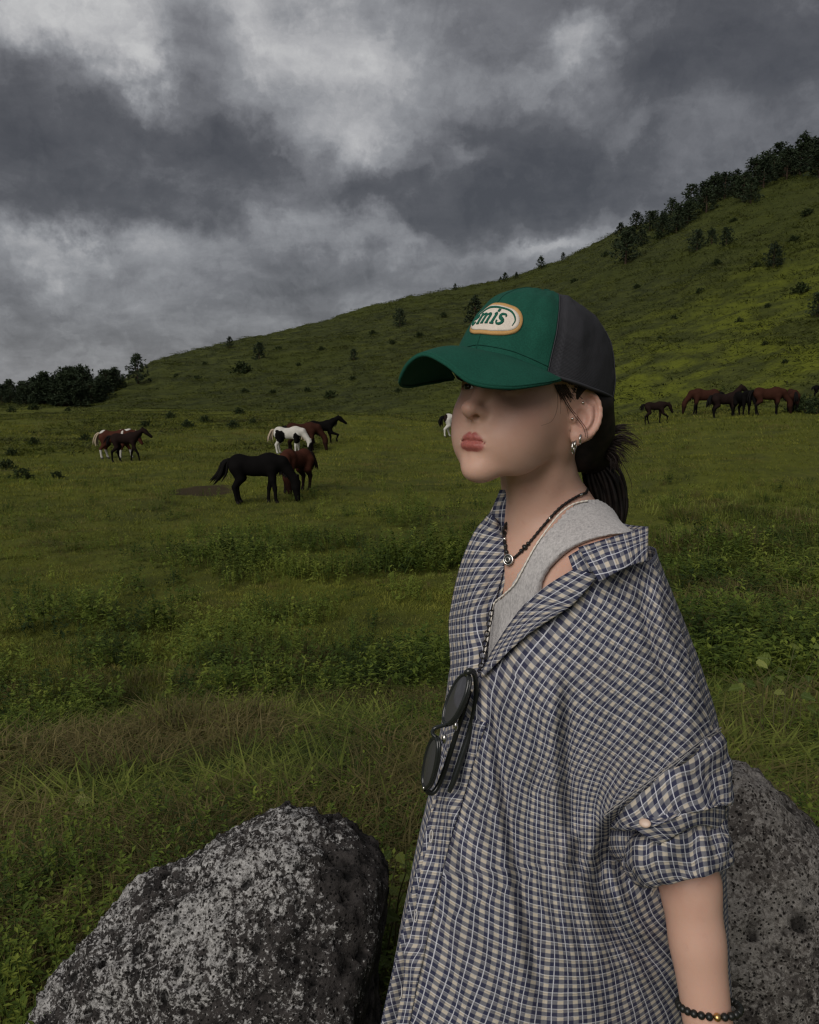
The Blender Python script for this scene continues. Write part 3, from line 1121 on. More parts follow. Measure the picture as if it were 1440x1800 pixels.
    body.parent = root
    hairc = np.array(mane if mane is not None else (points or coat))
    # mane: a crest of locks along the top of the neck
    rs_ = np.random.RandomState(int(px))
    line = catmull(np.array([A(.20 * bl, 0, .97 + bz * .3), nk + norm(np.cross(poll - nk, A(0, 1, 0))) * -.13 * lw, poll + A(-.0, 0, .085) if not pose.startswith('graze') else poll + A(.05, 0, .07)]), 26)
    mb = MB()
    for q in line:
        for s_ in range(3):
            dn = A(rs_.normal() * .02 - .02, rs_.choice([1, -1]) * .07, -.10 - rs_.uniform(0, .05)) * (.5 if foal else 1.0)
            q0 = q + A(rs_.normal() * .01, 0, 0)
            mb.tube(catmull(np.array([q0 + A(0, 0, -.02), q0 + A(0, dn[1] * .5, .025), q0 + dn * .6, q0 + dn]), 6), np.array([.012, .018, .016, .013, .008, .002]), 5)
    o = mb.build("mane", m_hair, None, cols=None)
    at = o.data.attributes.new("col", 'FLOAT_COLOR', 'POINT')
    at.data.foreach_set("color", np.tile(np.append(hairc, 1.0), len(o.data.vertices)).astype(np.float32))
    o.parent = root
    tl = np.array([[-.52, 0, .86], [-.60, 0, .80], [-.66, 0, .62], [-.66, 0, .45]]) * A(bl, 1, 1) if not foal else np.array([[-.45, 0, .86], [-.54, 0, .84], [-.60, 0, .72], [-.62, 0, .60]])
    if tail == 'swish':
        tl = np.array([[-.52, 0, .86], [-.62, .02, .80], [-.70, .05, .60], [-.86, .08, .42]])
    mb = MB()
    for k in range(16):
        of = rs_.normal(size=3) * .022
        sp = np.linspace(0, 1, 4)[:, None] * of * 2.2
        mb.tube(catmull(tl + of * .4 + sp * A(1, 1, .6), 9), np.array([.018, .026, .03, .03, .028, .025, .02, .012, .002]) * (1 if not foal else .75), 6)
    o = mb.build("tail", m_hair, None)
    at = o.data.attributes.new("col", 'FLOAT_COLOR', 'POINT')
    at.data.foreach_set("color", np.tile(np.append(hairc, 1.0), len(o.data.vertices)).astype(np.float32))
    o.parent = root
    root.scale = (S, S, S)
    root.rotation_euler = (0, 0, head)
    return root


horse(452, 883, 88, R(3), 'graze', BLACK, "black horse grazing broadside beside the bare earth patch, tail swung out", (-.5, .35, .2, .1), tail='swish')
horse(521, 866, 76, R(-118), 'graze_side', CHEST, "chestnut horse grazing nose to nose with the black horse", (.2, -.2, .1, -.1), points=DBAY, blaze=True)
horse(508, 798, 49, R(-8), 'graze', WHITE, "white horse with large black patches and a pale mane, grazing", (.1, -.2, .2, .0),
      patches=[((-.28, 0, .66), (.20, .4, .24), BLACK), ((.33, -.1, .56), (.13, .3, .18), BLACK), ((.84, 0, .18), (.14, .3, .26), BLACK)], mane=(.36, .29, .22), tail=None)
horse(532, 792, 52, R(12), 'graze', BAY, "brown horse grazing behind the black and white one", (.2, -.1, .2, -.2), points=DBAY, mane=BLACK)
horse(566, 784, 42, R(14), 'walk', BLACK, "black horse walking off with a foreleg lifted, behind the grazing brown one", (.4, 1.7, .5, -.4), foal=False)
horse(802, 768, 42, R(4), 'walk', WHITE, "white and dark brown horse half hidden by the person's face", (.3, -.3, .7, -.5),
      patches=[((-.50, 0, .80), (.13, .3, .24), DBAY), ((.04, 0, .78), (.30, .4, .2), DBAY), ((.6, 0, 1.0), (.3, .3, .3), DBAY)], mane=BLACK)
horse(204, 804, 49, R(0), 'low', CHEST, "chestnut horse with white stockings and a white rump patch, walking behind a foal", (.9, -.6, .4, -.3),
      patches=[((-.44, 0, .94), (.14, .22, .08), WHITE), ((.30, 0, .84), (.035, .3, .11), WHITE), ((.45, 0, 1.0), (.10, .2, .06), WHITE)], socks=(0, 1, 2, 3), mane=(.34, .28, .20))
horse(222, 811, 49, R(2), 'walk', DBAY, "dark bay foal walking in front of the chestnut with white stockings", (-.6, 1.0, .6, -.5), points=BLACK, foal=True)
horse(1151, 746, 38, R(2), 'low', DBAY, "brown foal trotting by itself with one foreleg bent", (-.1, 1.4, .5, -.6), points=BLACK, foal=True)
horse(1238, 730, 43, R(176), 'graze', BAY, "bay horse grazing with its head turned away from the herd", (.5, -.2, .2, -.2), points=BLACK, mane=BLACK)
horse(1273, 734, 42, R(4), 'up', DBAY, "dark bay horse standing with its head raised amid the herd", (.4, -.2, .2, -.3), points=BLACK, mane=BLACK)
horse(1304, 732, 41, R(-82), 'low', BLACK, "black horse facing head on between two bays", (.1, -.1, .1, -.1))
horse(1349, 732, 45, R(-4), 'graze', BAY, "large bay horse grazing next to a leafy thicket", (.2, -.3, .4, -.2), points=BLACK, mane=BLACK)
horse(1392, 728, 38, R(76), 'low', BAY, "reddish brown horse seen from behind at the thicket", (.1, -.1, .1, -.1), points=BLACK)
horse(1440, 700, 21, R(10), 'walk', BLACK, "small black foal high on the bank beyond the thicket", (.2, -.2, .2, -.2), foal=True)
for px, py, h in [(1415, 728, 34), (1436, 732, 30), (1402, 722, 26)]:
    plant(px, py, h, 'shrub', "leafy dark thicket bush behind the grazing bays", "shrub", "thicket by the herd", 1.0)

# ================================================================== basalt boulders
def cell_pits(p, scale, seed):
    """distance to the nearest random bubble centre minus its radius, in cells"""
    q = p * scale
    i = np.floor(q).astype(int)
    best = np.full(len(p), 9.0)
    rsx = np.random.RandomState(seed)
    tab = rsx.rand(32, 32, 32, 4)
    for a in (-1, 0, 1):
        for b in (-1, 0, 1):
            for c_ in (-1, 0, 1):
                n = i + [a, b, c_]
                h4 = tab[n[:, 0] % 32, n[:, 1] % 32, n[:, 2] % 32]
                d = np.linalg.norm(q - n - h4[:, :3], axis=1) - (.10 + .38 * h4[:, 3] ** 3)
                best = np.minimum(best, d)
    return best


def rock_mat(name, dark, mid, light, lich, bare=None):
    m, t = material(name, rough=0.92, spec=0.2)
    op = t.new('ShaderNodeTexCoord').outputs['Object']
    pit = t.attr('pit', 'Fac')
    big = t.noise(op, 5.0, 5, .6, .3)
    sp = t.noise(op, 70.0, 5, .75, .6)
    sp2 = t.noise(op, 130.0, 4, .75)
    c = t.ramp(t.noise(op, 24.0, 6, .7), [(0.3, dark), (0.6, mid), (0.85, dark)])
    k = t.math('ADD', t.math('MULTIPLY', sp, .8), t.math('MULTIPLY', big, .62))
    k = t.math('ADD', k, t.math('MULTIPLY', t.math('SUBTRACT', sp2, .5), .45))
    if bare is not None:      # pale lichen thinned to paint shade onto the right flank
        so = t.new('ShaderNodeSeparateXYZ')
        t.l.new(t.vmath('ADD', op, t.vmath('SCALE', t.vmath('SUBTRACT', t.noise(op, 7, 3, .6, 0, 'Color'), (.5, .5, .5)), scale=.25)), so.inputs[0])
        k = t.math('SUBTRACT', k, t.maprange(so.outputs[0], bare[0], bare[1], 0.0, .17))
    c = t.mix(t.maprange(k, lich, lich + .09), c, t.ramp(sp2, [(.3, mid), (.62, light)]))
    c = t.mix(pit, c, tuple(x_ * .45 for x_ in dark))
    v1 = t.voronoi(op, 115.0)
    hole = t.maprange(t.math('ADD', v1, t.math('MULTIPLY', t.math('SUBTRACT', sp, .5), .5)), .30, .12)
    c = t.mix(t.math('MULTIPLY', hole, .92), c, tuple(x_ * .4 for x_ in dark))
    t.l.new(c, t.base)
    h = t.math('SUBTRACT', t.math('ADD', t.math('MULTIPLY', sp, 1.0), t.math('MULTIPLY', sp2, .45)), t.math('MULTIPLY', hole, .8))
    t.l.new(t.bump(h, 1.0, .010), t.normal)
    return m


def boulder(name, outline, y0, front, back, mat, seed, nt, npz, label, pit_scale, lump, axis_tilt=0.0):
    o2 = np.array([P(a, b, y0) for a, b in outline])
    oc = o2.mean(0)
    oc[2] = (o2[:, 2].max() + o2[:, 2].min()) / 2
    d = np.stack([o2[:, 0] - oc[0], o2[:, 2] - oc[2]], -1)
    th = np.arctan2(d[:, 1], d[:, 0])
    rr = np.hypot(d[:, 0], d[:, 1])
    od = np.argsort(th)
    th, rr = th[od], rr[od]
    th = np.concatenate([th - 2 * np.pi, th, th + 2 * np.pi])
    rr = np.tile(rr, 3)
    T = np.linspace(-np.pi, np.pi, nt, endpoint=False)
    Rad = np.interp(T, th, rr)
    ker = np.exp(-np.linspace(-2, 2, 9) ** 2)
    Rad = np.convolve(np.concatenate([Rad[-4:], Rad, Rad[:4]]), ker / ker.sum(), 'valid')
    ph = np.linspace(-np.pi / 2, np.pi / 2, npz)
    PH, TT = np.meshgrid(ph, T, indexing='ij')
    cr = np.cos(PH) ** .72
    sn = np.sin(PH)
    dep = np.where(sn < 0, front, back)
    x_ = oc[0] + cr * Rad[None, :] * np.cos(TT)
    z_ = oc[2] + cr * Rad[None, :] * np.sin(TT)
    y_ = y0 + sn * dep + axis_tilt * (z_ - oc[2])
    v = np.stack([x_, y_, z_], -1).reshape(-1, 3)
    f = grid_faces(npz, nt, wrap_v=True, flip=True)
    c0 = np.array([oc[0], y0, oc[2]])
    n = norm((v - c0) / np.array([1, .7, 1]))
    inner = (np.cos(PH) ** .35).reshape(-1)
    v = v + n * ((fbm(v * 6 + seed, 4, .55) - .5) * lump * 1.3)[:, None]
    rg = np.abs(fbm(v * 9 + seed + 9, 5, .62) - .5) * 2
    v = v + n * ((.25 - rg) * .75 * lump)[:, None]
    terr = fbm(v * np.array([10, 10, 22]) + seed, 3, .6)
    v = v + n * ((np.floor(terr * 9) / 9 - terr) * .9 * lump * .5)[:, None]
    v = v + n * ((fbm(v * 48 + seed, 4, .68) - .5) * .022)[:, None]
    p1 = cell_pits(v, pit_scale, seed)
    p2 = cell_pits(v, pit_scale * 2.0, seed + 1)
    k1 = sstep(.06, -.10, p1)
    k2 = sstep(.06, -.10, p2)
    v = v - n * (k1 * .30 / pit_scale + k2 * .22 / pit_scale / 2.0)[:, None]
    o = mesh_obj(name, v, f, mat, cols={"pit": np.clip(k1 * .9 + k2 * .6, 0, 1)})
    return tag(o, label, "boulder")


m_rock1 = rock_mat("basalt_pale", (0.008, 0.007, 0.007), (0.055, 0.049, 0.047), (0.50, 0.49, 0.48), .690, (P(540, 1650, 1.45)[0], P(640, 1650, 1.45)[0]))  # last pair: x range over which the flank's shade is painted in
m_rock2 = rock_mat("basalt_grey", (0.026, 0.022, 0.020), (0.125, 0.112, 0.102), (0.31, 0.29, 0.27), .68)
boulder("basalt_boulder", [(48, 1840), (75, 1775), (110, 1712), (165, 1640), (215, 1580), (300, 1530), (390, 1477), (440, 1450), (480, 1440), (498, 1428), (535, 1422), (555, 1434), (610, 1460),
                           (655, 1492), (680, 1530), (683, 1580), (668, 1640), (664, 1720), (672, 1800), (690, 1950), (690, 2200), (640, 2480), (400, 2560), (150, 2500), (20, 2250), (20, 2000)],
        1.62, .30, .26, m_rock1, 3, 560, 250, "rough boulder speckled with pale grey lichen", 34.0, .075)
boulder("basalt_boulder", [(1080, 1520), (1150, 1420), (1240, 1362), (1285, 1354), (1315, 1362), (1375, 1395), (1440, 1452), (1520, 1530), (1600, 1640), (1640, 1800), (1660, 2100), (1600, 2450), (1350, 2560), (1120, 2450), (1040, 2100), (1040, 1750)],
        1.52, .24, .26, m_rock2, 8, 440, 220, "plain grey-brown boulder full of round gas holes, behind the arm", 24.0, .045)
# ================================================================== the person: body
def rot_head(yaw, pitch, roll):
    f = np.array([-math.sin(yaw), -math.cos(yaw), 0.0])
    l = np.array([math.cos(yaw), -math.sin(yaw), 0.0])
    u = np.array([0, 0, 1.0])
    f2 = f * math.cos(pitch) + u * math.sin(pitch)
    u2 = -f * math.sin(pitch) + u * math.cos(pitch)
    l3 = l * math.cos(roll) + u2 * math.sin(roll)
    u3 = -l * math.sin(roll) + u2 * math.cos(roll)
    return np.stack([f2, l3, u3])


HEAD_O = np.array([0.1435, 1.030, 1.4800])         # midpoint between the ear canals
HEAD_R = rot_head(R(45), R(16.5), R(-1.0))         # rows: forward, her left, up


def hw(f, l, u):
    return HEAD_O + np.array([f, l, u], float) @ HEAD_R


def to_head(p):
    return (p - HEAD_O.astype(np.float32)) @ HEAD_R.T.astype(np.float32)


BYAW = R(62)
BF = np.array([-math.sin(BYAW), -math.cos(BYAW), 0.0])   # chest forward
BL = np.array([math.cos(BYAW), -math.sin(BYAW), 0.0])    # her left
NB = np.array([0.172, 1.068, 1.345])                     # base of the neck
BODY_R = np.stack([BF, BL, np.array([0, 0, 1.0])])


def bw(f, l, z):
    """body frame: forward, left, height above the neck base"""
    return NB + np.array([f, l, z], float) @ BODY_R


def to_body(p):
    return (p - NB.astype(np.float32)) @ BODY_R.T.astype(np.float32)


SHO_L, SHO_R = bw(-.012, .119, -.056), bw(-.016, -.100, -.075)
ELB_L, WRI_L = P(1196, 1425, .945), P(1243, 1785, .875)
ELB_R, WRI_R = bw(-.065, -.150, -.33), bw(-.055, -.140, -.57)

_fu = np.array([-.135, -.116, -.106, -.094, -.080, -.068, -.056, -.046, -.030, -.010, .010, .030, .050, .080, .105, .130])
_ff = np.array([.042, .059, .0695, .0738, .0775, .0830, .0862, .0855, .0840, .0825, .0840, .0885, .0890, .0830, .068, .030])
_wu = np.array([-.135, -.112, -.094, -.076, -.060, -.040, -.020, .0, .030, .060, .090, .130])
_ww = np.array([.016, .026, .0350, .0445, .0530, .0585, .0632, .0660, .0690, .0700, .062, .030])


def sd_face(h):
    f, l, u = h[..., 0], np.abs(h[..., 1]), h[..., 2]
    fr = np.interp(u, _fu, _ff).astype(np.float32)
    wd = np.interp(u, _wu, _ww).astype(np.float32)
    ff = np.where(f > 0, f / fr, -f / .085)
    n = 2.08
    g = (ff ** n + (l / wd) ** n + 1e-9) ** (1 / n)
    return smax((g - 1) * wd * 1.05, u - .085, .03)


def lips_sd(h):
    """tapered chains following the two lips; returns upper, lower distance"""
    f, l, u = h[..., 0], np.abs(h[..., 1]), h[..., 2]
    q = np.stack([f, l, u], -1)
    up = sd_chain(q, [(.0850, 0.0, -.0586), (.0848, .0040, -.0574), (.0822, .0110, -.0586), (.0785, .0190, -.0608), (.0762, .0255, -.0628)],
                  [.0030, .0036, .0030, .0019, .0007], .003)
    lo = sd_chain(q, [(.0836, 0.0, -.0682), (.0830, .0060, -.0682), (.0804, .0130, -.0670), (.0772, .0200, -.0648), (.0760, .0250, -.0632)],
                  [.0044, .0042, .0031, .0017, .0007], .003)
    return up, lo


def ear_sd(h):
    """left and right ear around (f=-.012, l=.07, u=0)"""
    q = np.stack([h[..., 0], np.abs(h[..., 1]), h[..., 2]], -1)
    # ear frame: flares outwards from front edge to back edge
    c = np.array([-.009, .0690, -.002], np.float32)
    a = R(30)
    ex = np.array([-math.cos(a), math.sin(a), 0], np.float32)      # towards the back rim
    ez = np.array([-.22, 0.02, .975], np.float32)
    ez = ez / np.linalg.norm(ez)
    en = np.cross(ez, ex)                                          # outwards
    if en[1] < 0:
        en = -en
    e = np.stack([(q - c) @ ex, (q - c) @ ez, (q - c) @ en.astype(np.float32)], -1)   # x back, y up, z out
    plate = sd_ell(e, (.0120, .004, -.0015), (.0205, .0300, .0052))
    rim_pts = [(-.002, .004, -.001), (-.0055, .013, .000), (-.001, .0255, .001), (.010, .0315, .003), (.0225, .0275, .004), (.029, .014, .004), (.0275, -.003, .0035), (.0205, -.0165, .002), (.0135, -.0225, .001)]
    rp = catmull(np.array(rim_pts), 18)
    rim = sd_chain(e, rp, np.linspace(.0030, .0034, 18), .002)
    anti = sd_chain(e, catmull(np.array([(.006, .0185, .0005), (.0150, .0155, .0022), (.0185, .004, .003), (.0150, -.008, .0028), (.0085, -.0135, .002)]), 10), np.full(10, .0033), .002)
    anti2 = sd_chain(e, [(.0165, .0125, .0015), (.0185, .0215, .001)], [.003, .0025])
    lobe = sd_ell(e, (.0050, -.0255, .0005), (.0088, .0100, .0042))
    lob2 = sd_cap(e, (.0135, -.0210, .001), (.006, -.024, .001), .005, .006)
    trag = sd_ell(e, (-.0040, -.006, .0025), (.0052, .0068, .0036))
    d = smin(plate, rim, .0022)
    d = smin(d, anti, .0025)
    d = smin(d, anti2, .003)
    d = smin(d, lobe, .005)
    d = smin(d, lob2, .004)
    bowl = sd_ell(e, (.0065, -.002, .0046), (.0082, .0112, .0078))
    d = smax(d, -bowl, .0022)
    fossa = sd_ell(e, (.0115, .0225, .0040), (.0070, .0050, .0042))
    d = smax(d, -fossa, .002)
    d = smin(d, trag, .003)
    root = sd_ell(e, (.0045, .000, -.011), (.013, .024, .010))
    return smin(d, root, .004)


def sd_head(p):
    h = to_head(p)
    bound = np.sqrt(((h - np.array([.0, 0, .0], np.float32)) ** 2).sum(-1)) - .165
    d = np.maximum(bound, .03) + .02
    s = bound < .03
    if s.any():
        d[s] = sd_head_in(h[s])
    return d


def sd_head_in(h):
    ha = np.stack([h[..., 0], np.abs(h[..., 1]), h[..., 2]], -1)
    d = sd_face(h)
    d = smax(d, (h[..., 0] - .075) * -.47 + (h[..., 2] + .1045) * -.883, .016)
    d = smin(d, sd_ell(h, (-.012, 0, .045), (.098, .0735, .085)), .02)
    d = smin(d, sd_ell(ha, (.044, .038, -.026), (.030, .023, .030)), .026)           # cheeks
    d = smin(d, sd_ell(ha, (.038, .026, -.058), (.034, .024, .028)), .024)
    d = smin(d, sd_ell(h, (.0610, 0, -.0925), (.0130, .0150, .0120)), .022)            # chin
    # eye sockets, eyeballs with lids
    d = smax(d, -sd_ell(ha, (.094, .031, .008), (.016, .020, .0125)), .014)
    lid = sd_ell(ha, (.0665, .0315, .0075), (.0150, .0150, .0135))
    d = smin(d, lid, .006)
    d = smax(d, -sd_ell(ha, (.084, .0315, .0040), (.012, .0120, .0030)), .0016)
    d = smin(d, sd_cap(ha, (.0800, .014, .0285), (.0700, .046, .0290), .0075, .006), .014)   # brow
    # nose
    nose = sd_chain(h, [(.0790, 0, .014), (.0865, 0, -.006), (.0965, 0, -.0250)], [.0080, .0074, .0085], .008)
    nose = smin(nose, sd_ell(h, (.1000, 0, -.0290), (.0100, .0102, .0088)), .007)
    nose = smin(nose, sd_ell(ha, (.0890, .0088, -.0296), (.0086, .0050, .0060)), .005)
    nose = smin(nose, sd_cap(h, (.084, 0, -.0400), (.0970, 0, -.0350), .0034, .0032), .006)
    d = smin(d, nose, .010)
    d = smax(d, -sd_ell(ha, (.0935, .0062, -.0360), (.0058, .0034, .0058)), .0014)
    # mouth
    d = smax(d, -sd_cap(h, (.0925, 0, -.0450), (.0945, 0, -.0510), .0024, .0030), .005)
    up, lo = lips_sd(h)
    d = smin(d, smin(up, lo, .0012), .0050)
    cre = sd_chain(ha, [(.0872, 0, -.0630), (.0866, .0060, -.0624), (.0836, .0140, -.0626), (.0798, .0200, -.0630), (.0778, .0236, -.0631)], [.0014, .0014, .0013, .0011, .0006])
    d = smax(d, -cre, .0012)
    d = smax(d, -sd_cap(ha, (.0905, 0, -.0790), (.0870, .008, -.0790), .0050, .0035), .010)
    # ears
    near = (np.abs(h[..., 0]) < .06) & (np.abs(h[..., 1]) > .05) & (np.abs(h[..., 2]) < .06)
    if near.any():
        e = np.full(d.shape, .5, np.float32)
        e[near] = ear_sd(h[near])
        d = smin(d, e, .0035)
    return d


def sd_trunk(p):
    b = to_body(p)
    b = np.stack([b[..., 0], np.where(b[..., 1] < 0, b[..., 1] * 1.28, b[..., 1]), b[..., 2]], -1)
    ba = np.stack([b[..., 0], np.abs(b[..., 1]), b[..., 2]], -1)
    n1, n0 = hw(-.027, .004, -.030), bw(-.014, .006, -.015)
    d = sd_cap(p, n1, n0, .0430, .0455)
    # sternomastoid, throat
    for s in (1, -1):
        d = smin(d, sd_cap(p, hw(-.024, s * .043, -.034), bw(.034, s * .012, -.056), .0085, .0070), .018)
    d = smin(d, sd_cap(p, hw(-.010, .002, -.078), bw(.020, .004, -.050), .015, .016), .02)
    # trapezius, shoulders
    for s in (1, -1):
        d = smin(d, sd_chain(p, [bw(-.034, s * .014, .002), bw(-.030, s * .055, -.022 - .020 * (s < 0)), bw(-.018, s * .112 * (1 - .15 * (s < 0)), -.040 - .028 * (s < 0))], [.028, .028, .027], .02), .035)
        d = smin(d, sd_ell(b, (-.012, s * .113 * (1 - .10 * (s < 0)), -.068 - .024 * (s < 0)), (.040, .034, .046)), .035)
        d = smin(d, sd_cap(p, bw(.050, s * .016, -.060), bw(.012, s * .112 * (1 - .15 * (s < 0)), -.040 - .026 * (s < 0)), .0095, .0085), .026)      # collar bones
    rib = sd_ell(b, (-.006, .004, -.20), (.088, .122, .205))
    d = smin(d, rib, .05)
    d = smin(d, sd_ell(ba, (.006, .066, -.115), (.058, .062, .080)), .05)
    d = smin(d, sd_ell(ba, (.044, .058, -.195), (.050, .050, .058)), .035)                # bust
    d = smin(d, sd_ell(b, (-.012, 0, -.40), (.080, .108, .16)), .06)                        # waist
    d = smin(d, sd_ell(b, (-.012, 0, -.53), (.092, .135, .13)), .06)                        # hips
    return d


def sd_upper(p):
    d = smin(sd_head(p), sd_trunk(p), .018)
    for s, sh, el_ in ((1, SHO_L, ELB_L), (-1, SHO_R, ELB_R)):
        m_ = sh * .6 + el_ * .4
        d = smin(d, sd_chain(p, [sh + [0, 0, -.01], m_, el_], [.041, .037, .031], .01), .03)
    return d


def sparse_mesh(fn, lo, hi, h, blk=8, slack=1.8):
    """surface nets where only blocks near the surface are sampled finely"""
    lo = np.asarray(lo, float)
    n = (np.ceil((np.asarray(hi, float) - lo) / (h * blk)).astype(int))
    cg = np.stack(np.meshgrid(*[np.arange(k) for k in n], indexing='ij'), -1).reshape(-1, 3)
    cc = (lo + (cg + .5) * h * blk).astype(np.float32)
    dc = fn(cc)
    D = np.repeat(np.repeat(np.repeat(np.where(dc < 0, -1., 1.).astype(np.float32).reshape(n), blk, 0), blk, 1), blk, 2)
    act = np.abs(dc) < h * blk * .87 * slack
    ids = cg[act]
    off = np.stack(np.meshgrid(*[np.arange(blk)] * 3, indexing='ij'), -1).reshape(-1, 3)
    for s in range(0, len(ids), 1500):
        g = (ids[s:s + 1500, None, :] * blk + off[None]).reshape(-1, 3)
        D[g[:, 0], g[:, 1], g[:, 2]] = fn((lo + g * h).astype(np.float32))
    return surface_nets(D, lo, h)


m_skin, t = material("skin", rough=0.48, spec=0.35)
t.b.inputs['Subsurface Weight'].default_value = 0.22
t.b.inputs['Subsurface Radius'].default_value = (0.010, 0.0045, 0.0025)
t.b.inputs['Subsurface Scale'].default_value = 0.6
op = t.new('ShaderNodeTexCoord').outputs['Object']
n1 = t.noise(op, 24, 3, .5)
n2 = t.noise(op, 260, 3, .6)
nb_ = t.noise(op, 9, 4, .6)
c = t.mix(t.maprange(n1, .35, .7, 0, .5), (0.53, 0.325, 0.248), (0.57, 0.362, 0.282))
c = t.mix(t.maprange(nb_, .45, .72, 0, .45), c, (0.50, 0.275, 0.215))
c = t.mix(t.maprange(t.noise(op, 75, 4, .65), .55, .78, 0, .30), c, (0.44, 0.235, 0.175))
c = t.mix(t.attr('blush', 'Fac'), c, (0.52, 0.270, 0.222))
lipc = t.mix(t.maprange(t.noise(op, 300, 3, .6), .35, .7), (0.34, 0.100, 0.088), (0.42, 0.135, 0.115))
c = t.mix(t.attr('lip', 'Fac'), c, lipc)
c = t.mix(t.attr('browhair', 'Fac'), c, (0.03, 0.02, 0.018))
t.l.new(c, t.base)
t.l.new(t.math('SUBTRACT', 0.5, t.math('MULTIPLY', t.attr('lip', 'Fac'), .02)), t.rough)
t.l.new(t.bump(t.math('ADD', n2, t.math('MULTIPLY', t.noise(op, 620, 2, .6), .8)), .22, .0007), t.normal)

PERSON = empty("person", (NB[0], NB[1], 0.0), "person in a green cap and open checked shirt gazing away past the horses", "person")


def skin_attrs(v):
    h = to_head(v.astype(np.float32))
    up, lo = lips_sd(h)
    lp = np.minimum(up, lo)
    lip = sstep(.0021, .0009, lp) * (h[:, 0] > .06)
    ha = np.abs(h[:, 1])
    bl = np.exp(-(((h[:, 0] - .062) / .03) ** 2 + ((ha - .045) / .03) ** 2 + ((h[:, 2] + .022) / .028) ** 2)) * .55
    ear = np.exp(-(((h[:, 0] + .02) / .03) ** 2 + ((ha - .082) / .014) ** 2 + ((h[:, 2]) / .035) ** 2)) * .5
    nose = np.exp(-(((h[:, 0] - .108) / .012) ** 2 + (ha / .012) ** 2 + ((h[:, 2] + .03) / .012) ** 2)) * .35
    br = sd_cap(np.stack([h[:, 0], ha, h[:, 2]], -1), (.0870, .014, .0285), (.0740, .047, .0300), .0045, .0028)
    brow = sstep(.003, .0, br) * .8
    lash = sstep(.0016, .0, np.abs(sd_ell(np.stack([h[:, 0], ha, h[:, 2]], -1), (.084, .0315, .0040), (.012, .0120, .0030)))) * ((h[:, 0] > .07) & (h[:, 2] > .004))
    return {"lip": lip, "blush": np.clip(bl + ear + nose, 0, 1), "browhair": np.clip(brow + lash * .9, 0, 1)}


body_v, body_f = sparse_mesh(sd_upper, (-.06, .84, 1.10), (.42, 1.32, 1.63), .0020, 6, 1.3)
def sd_hand(p, wri, down, out, fwd):
    """relaxed hand: down = along the fingers, out = back of the hand, fwd = thumb side"""
    q = (p - wri.astype(np.float32)) @ np.stack([fwd, out, down]).T.astype(np.float32)
    d = sd_cap(q, (0, 0, 0), (0, 0, .02), .0225, .0245)
    d = smin(d, sd_ell(q, (-.002, 0, .058), (.038, .015, .046)), .014)
    for k, (x_, L, cu) in enumerate([(.026, .072, .20), (.009, .080, .26), (-.009, .075, .34), (-.026, .060, .42)]):
        b0 = np.array([x_, 0, .088 - abs(x_ - .005) * .25])
        a1, a2, a3 = cu, cu * 2.2, cu * 3.2
        p1 = b0 + L * .45 * np.array([x_ * 1.2, -math.sin(a1), math.cos(a1)])
        p2 = p1 + L * .32 * np.array([0, -math.sin(a2), math.cos(a2)])
        p3 = p2 + L * .23 * np.array([0, -math.sin(a3), math.cos(a3)])
        d = smin(d, sd_chain(q, [b0, p1, p2, p3], [.0092, .0085, .0078, .0068], .003), .006)
    th = [np.array([.022, -.004, .028]), np.array([.040, -.014, .056]), np.array([.044, -.022, .084]), np.array([.042, -.028, .104])]
    return smin(d, sd_chain(q, th, [.0125, .0105, .0092, .0075], .004), .010)


def sd_left(p):
    ax = norm(WRI_L - ELB_L)
    el2 = ELB_L + ax * .085
    d = sd_chain(p, [ELB_L - ax * .03, el2, ELB_L * .35 + WRI_L * .65, WRI_L], [.029, .0305, .0258, .0228], .02)
    # two bones: the forearm is a little wider than deep
    sd_ = norm(np.cross(ax, [0, 1, 0]))
    d = smin(d, sd_cap(p, el2 + sd_ * .004, WRI_L + sd_ * .0035, .0270, .0210), .015)
    d = smin(d, sd_cap(p, el2 - sd_ * .004, WRI_L - sd_ * .0035, .0270, .0210), .015)
    fw = norm(BF - ax * (BF @ ax))
    return smin(d, sd_hand(p, WRI_L + ax * .005, ax, norm(np.cross(fw, ax)) * -1 if np.cross(fw, ax) @ BL < 0 else norm(np.cross(fw, ax)), fw), .012)


def sd_right(p):
    ax = norm(WRI_R - ELB_R)
    d = sd_chain(p, [ELB_R, ELB_R * .6 + WRI_R * .4, WRI_R], [.034, .034, .026], .02)
    fw = norm(BF - ax * (BF @ ax))
    ou = norm(np.cross(fw, ax))
    if ou @ BL > 0:
        ou = -ou
    return smin(d, sd_hand(p, WRI_R + ax * .005, ax, ou, fw), .012)


def box_of(*pts, pad=.06):
    a = np.array(pts)
    return a.min(0) - pad, a.max(0) + pad


parts_v, parts_f, nn = [body_v], [body_f], len(body_v)
for fn, e, w_ in ((sd_left, ELB_L, WRI_L), (sd_right, ELB_R, WRI_R)):
    lo_, hi_ = box_of(e, w_, w_ + norm(w_ - e) * .19, pad=.07)
    v_, f_ = sparse_mesh(fn, lo_, hi_, .0024, 6, 1.4)
    parts_v.append(v_)
    parts_f.append(f_ + nn)
    nn += len(v_)
bv = np.vstack(parts_v)
mesh_obj("body", bv, np.vstack(parts_f), m_skin, PERSON, cols=skin_attrs(bv))
# fingernails of the two hands are below the picture; trousers and shoes stand on the ground
m_trou = None
